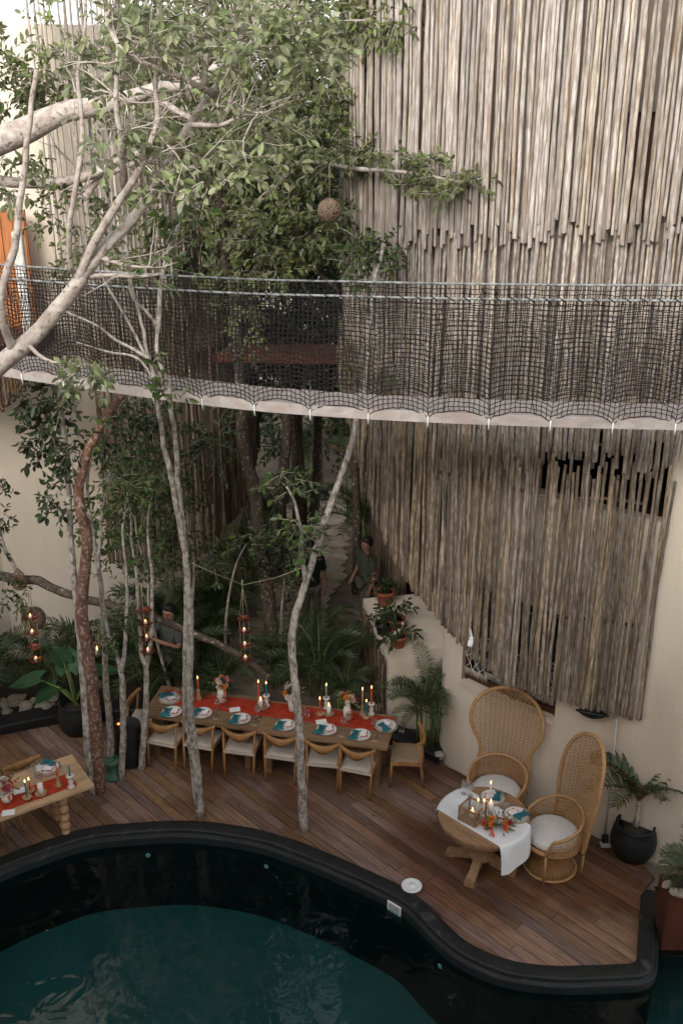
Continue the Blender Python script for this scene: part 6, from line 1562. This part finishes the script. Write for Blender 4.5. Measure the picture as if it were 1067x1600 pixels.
# a few dry leaves fallen on the boards
fl = thing('fallen_leaves', None, None, (0, 10, 0)); fl['kind'] = 'stuff'; P_ = []; D_ = []; S_ = []
for k in range(60):
    x, y = U(-3.5, 3.2), U(9.2, 12.8)
    if y < 10.9 - .25 * max(0, x): continue
    P_.append((x, y - 10, .006)); a = U(0, 6.28); D_.append((math.cos(a), math.sin(a), U(0, .15))); S_.append(U(.035, .07))
o = bpy.data.objects.new('leaves', leaf_mesh('leaves', P_, D_, S_, mat('dry_leaf', (.22, .14, .06), (.12, .07, .03), scale=4, rough=.8, island=True, rnd=.4))); C.objects.link(o); o.parent = fl; o['kind'] = 'stuff'

# ================================================================== PEOPLE
M['skin_a'] = mat('skin_warm', (.42, .22, .14), (.36, .18, .11), scale=9, rough=.55)
M['skin_b'] = mat('skin_brown', (.27, .14, .09), (.22, .11, .07), scale=9, rough=.55)
M['hair'] = mat('black_hair', (.012, .010, .009), (.008, .007, .006), scale=30, rough=.5)
M['shirt_grey'] = mat('grey_green_shirt', (.10, .105, .09), (.075, .08, .07), scale=14, rough=.95)
M['shirt_black'] = mat('black_shirt', (.016, .017, .018), (.011, .012, .012), scale=14, rough=.95)
M['shirt_olive'] = mat('olive_shirt', (.055, .06, .04), (.04, .043, .03), scale=14, rough=.95)
M['trouser'] = mat('khaki_trousers', (.10, .085, .065), (.07, .06, .046), scale=14, rough=.95)
M['blue_shoe'] = mat('blue_shoe', (.03, .06, .12), (.02, .04, .08), scale=14, rough=.7)
def skin_obj(name, joints, edges, m, parent, sub=2):
    """joints: name -> ((x, y, z), radius or (rx, ry))"""
    me = bpy.data.meshes.new(name); keys = list(joints); idx = {k: i for i, k in enumerate(keys)}
    me.from_pydata([joints[k][0] for k in keys], [(idx[a], idx[b]) for a, b in edges], []); me.materials.append(m)
    ob = bpy.data.objects.new(name, me); C.objects.link(ob); ob.parent = parent
    md = ob.modifiers.new('skin', 'SKIN'); md.use_smooth_shade = True
    for i, k in enumerate(keys):
        r_ = joints[k][1]; me.skin_vertices[0].data[i].radius = r_ if hasattr(r_, '__len__') else (r_, r_)
        me.skin_vertices[0].data[i].use_root = (i == 0)
    ob.modifiers.new('sub', 'SUBSURF').levels = sub; ob.modifiers['sub'].render_levels = sub
    return ob
def person(loc, rz, label, skin, shirt, pants, shoes, pose):
    root = thing('person', label, 'person', loc, rz)
    J = {'hip': ((0, 0, .92), (.14, .10)), 'waist': ((0, 0, 1.06), (.12, .085)), 'chest': ((0, -.0, 1.26), (.135, .085)), 'neckb': ((0, .01, 1.42), (.052, .05)), 'neck': ((0, -.005, 1.48), (.052, .052)), 'chin': ((0, -.02, 1.545), (.06, .07)), 'face': ((0, -.012, 1.61), (.074, .09)), 'brow': ((0, 0, 1.67), (.076, .092)), 'crown': ((0, .008, 1.725), (.05, .06))}
    E = [('hip', 'waist'), ('waist', 'chest'), ('chest', 'neckb'), ('neckb', 'neck'), ('neck', 'chin'), ('chin', 'face'), ('face', 'brow'), ('brow', 'crown')]
    for s_, nm in ((-1, 'L'), (1, 'R')):
        ar = pose.get('arm' + nm, [(s_ * .19, 0, 1.37), (s_ * .24, .02, 1.10), (s_ * .23, -.06, .86), (s_ * .22, -.08, .80)])
        le = pose.get('leg' + nm, [(s_ * .09, 0, .86), (s_ * .10, -.01, .48), (s_ * .10, .01, .09), (s_ * .11, -.13, .04)])
        for k, (p, r_) in enumerate(zip(ar, (.056, .043, .03, .026))): J[f'a{nm}{k}'] = (p, r_)
        for k, (p, r_) in enumerate(zip(le, (.085, .058, .042, .036))): J[f'l{nm}{k}'] = (p, r_)
        E += [('chest', f'a{nm}0'), (f'a{nm}0', f'a{nm}1'), (f'a{nm}1', f'a{nm}2'), (f'a{nm}2', f'a{nm}3'), ('hip', f'l{nm}0'), (f'l{nm}0', f'l{nm}1'), (f'l{nm}1', f'l{nm}2'), (f'l{nm}2', f'l{nm}3')]
        w0, w1 = Vector(ar[2]), Vector(ar[3]); d = (w1 - w0).normalized(); sd = d.orthogonal().normalized(); ot = d.cross(sd)
        for q, (of, ln) in enumerate(((-.027, .075), (-.009, .088), (.009, .085), (.027, .066))):
            b = w1 + d * .02 + sd * of; J[f'f{nm}{q}a'] = (b, .010); J[f'f{nm}{q}b'] = (b + d * ln * .5 + ot * .008, .0085); J[f'f{nm}{q}c'] = (b + d * ln + ot * .03, .007)
            E += [(f'a{nm}3', f'f{nm}{q}a'), (f'f{nm}{q}a', f'f{nm}{q}b'), (f'f{nm}{q}b', f'f{nm}{q}c')]
        b = w1 - sd * .028; J[f'f{nm}ta'] = (b, .011); J[f'f{nm}tb'] = (b - sd * .028 + d * .035 + ot * .012, .009); E += [(f'a{nm}3', f'f{nm}ta'), (f'f{nm}ta', f'f{nm}tb')]
    J['nose'] = ((0, -.105, 1.60), .014); E.append(('face', 'nose'))
    for s_ in (-1, 1): J[f'ear{s_}'] = ((s_ * .082, .012, 1.61), (.012, .02)); E.append(('face', f'ear{s_}'))
    skin_obj('body', J, E, skin, root)
    S = {'w': ((0, 0, .84), (.175, .135)), 'waist': ((0, 0, 1.06), (.165, .13)), 'chest': ((0, 0, 1.25), (.19, .14)), 'sh': ((0, .008, 1.37), (.15, .11)), 'nk': ((0, .008, 1.455), (.075, .07))}
    SE = [('w', 'waist'), ('waist', 'chest'), ('chest', 'sh'), ('sh', 'nk')]
    for nm in 'LR':
        a0, a1 = Vector(J[f'a{nm}0'][0]), Vector(J[f'a{nm}1'][0]); S[f's{nm}0'] = (a0, .088); S[f's{nm}1'] = (a0.lerp(a1, .45), .074); S[f's{nm}2'] = (a0.lerp(a1, .8), .062); SE += [('chest', f's{nm}0'), (f's{nm}0', f's{nm}1'), (f's{nm}1', f's{nm}2')]
    skin_obj('shirt', S, SE, shirt, root)
    T_ = {'h': ((0, 0, .93), (.152, .112))}; TE = []
    for nm in 'LR':
        l0, l1, l2 = (Vector(J[f'l{nm}{k}'][0]) for k in range(3)); T_[f'{nm}0'] = (l0, .10); T_[f'{nm}1'] = (l1, .076); T_[f'{nm}2'] = (l2, .066); TE += [('h', f'{nm}0'), (f'{nm}0', f'{nm}1'), (f'{nm}1', f'{nm}2')]
        f0 = Vector(J[f'l{nm}3'][0]); mb = MB(); mb.ball(f0 + Vector((0, .05, .008)), .055, 10, 7, (.85, 2.3, .85)); mb.build('shoe', shoes, root)
    skin_obj('trousers', T_, TE, pants, root)
    mb = MB(); rows = []
    for i in range(9):
        t = i / 8; row = []
        for j in range(16):
            a = 2 * math.pi * j / 16; fr_ = max(0, -math.sin(a)); zlow = 1.60 + .075 * fr_ ** .6
            z = zlow + (1.762 - zlow) * math.sin(t * math.pi / 2); r_ = math.cos(t * math.pi / 2) ** .55 if t < 1 else .02
            row.append((.087 * r_ * math.cos(a), .012 + .101 * r_ * math.sin(a), z))
        rows.append(row)
    mb.grid(rows, closed=True); mb.build('hair', M['hair'], root)
    for s_ in (-1, 1): mb = MB(); mb.ball((s_ * .03, -.088, 1.628), .010, 8, 6); mb.build('eye', M['black_metal'], root)
    mb = MB(); mb.tube([(-.025, -.092, 1.562), (0, -.097, 1.558), (.025, -.092, 1.562)], .006, n=5); mb.build('mouth', FC['burgundy'], root)
    return root
p = G(487, 985); p.z = 0
person(p, R(12), 'person in black shirt standing on the garden path', M['skin_b'], M['shirt_black'], M['trouser'], M['blue_shoe'], {})
p = G(572, 978); p.z = 0
person(p, R(-62), 'person in olive shirt standing by the pole wall looking aside', M['skin_b'], M['shirt_olive'], M['trouser'], M['blue_shoe'], {'armL': [(-.19, 0, 1.37), (-.23, -.04, 1.10), (-.12, -.22, .98), (-.08, -.26, .95)]})
pp_ = A(268, 1000, 13.75); pp_.z = pp_.z - 1.62
ph = person(Vector((pp_.x, pp_.y, -.02)), R(-38), 'person in glasses and grey shirt raising a camera behind the hung branch', M['skin_a'], M['shirt_grey'], M['trouser'], M['black_metal'],
            {'armL': [(-.19, 0, 1.37), (-.30, -.14, 1.22), (-.26, -.34, 1.44), (-.24, -.36, 1.50)], 'armR': [(.19, 0, 1.37), (.27, -.10, 1.14), (.06, -.34, 1.30), (.02, -.38, 1.36)]})
k_ = (pp_.z + 1.62 + .02) / 1.66; ph.scale = (1, 1, 1)
mb = MB()
for s_ in (-1, 1): mb.tube([(s_ * .036 + .026 * math.cos(a), -.104, 1.628 + .02 * math.sin(a)) for a in np.linspace(0, 6.2832, 15)[:-1]], .004, n=4, close=True); mb.tube([(s_ * .062, -.10, 1.632), (s_ * .085, .0, 1.635)], .003, n=4)
mb.tube([(-.01, -.108, 1.63), (.01, -.108, 1.63)], .003, n=4); mb.build('glasses', M['black_metal'], ph)
cp_ = thing('hand_camera', 'black hand held camera raised by the person in glasses', 'camera', ph.location + Matrix.Rotation(R(-38), 3, 'Z') @ Vector((-.22, -.42, 1.52)), R(-38))
mb = MB(); mb.box((0, 0, 0), (.14, .06, .10), bev=.01); mb.box((0, 0, .06), (.06, .05, .03), bev=.006); mb.build('body', M['black_metal'], cp_)
mb = MB(); mb.lathe([(.035, 0), (.037, .09), (.03, .092), (.028, .08), (0, .08)], n=16, M=Matrix.Rotation(R(90), 4, 'X') @ Matrix.Translation((0, 0, .03))); mb.build('lens', M['black_metal'], cp_)
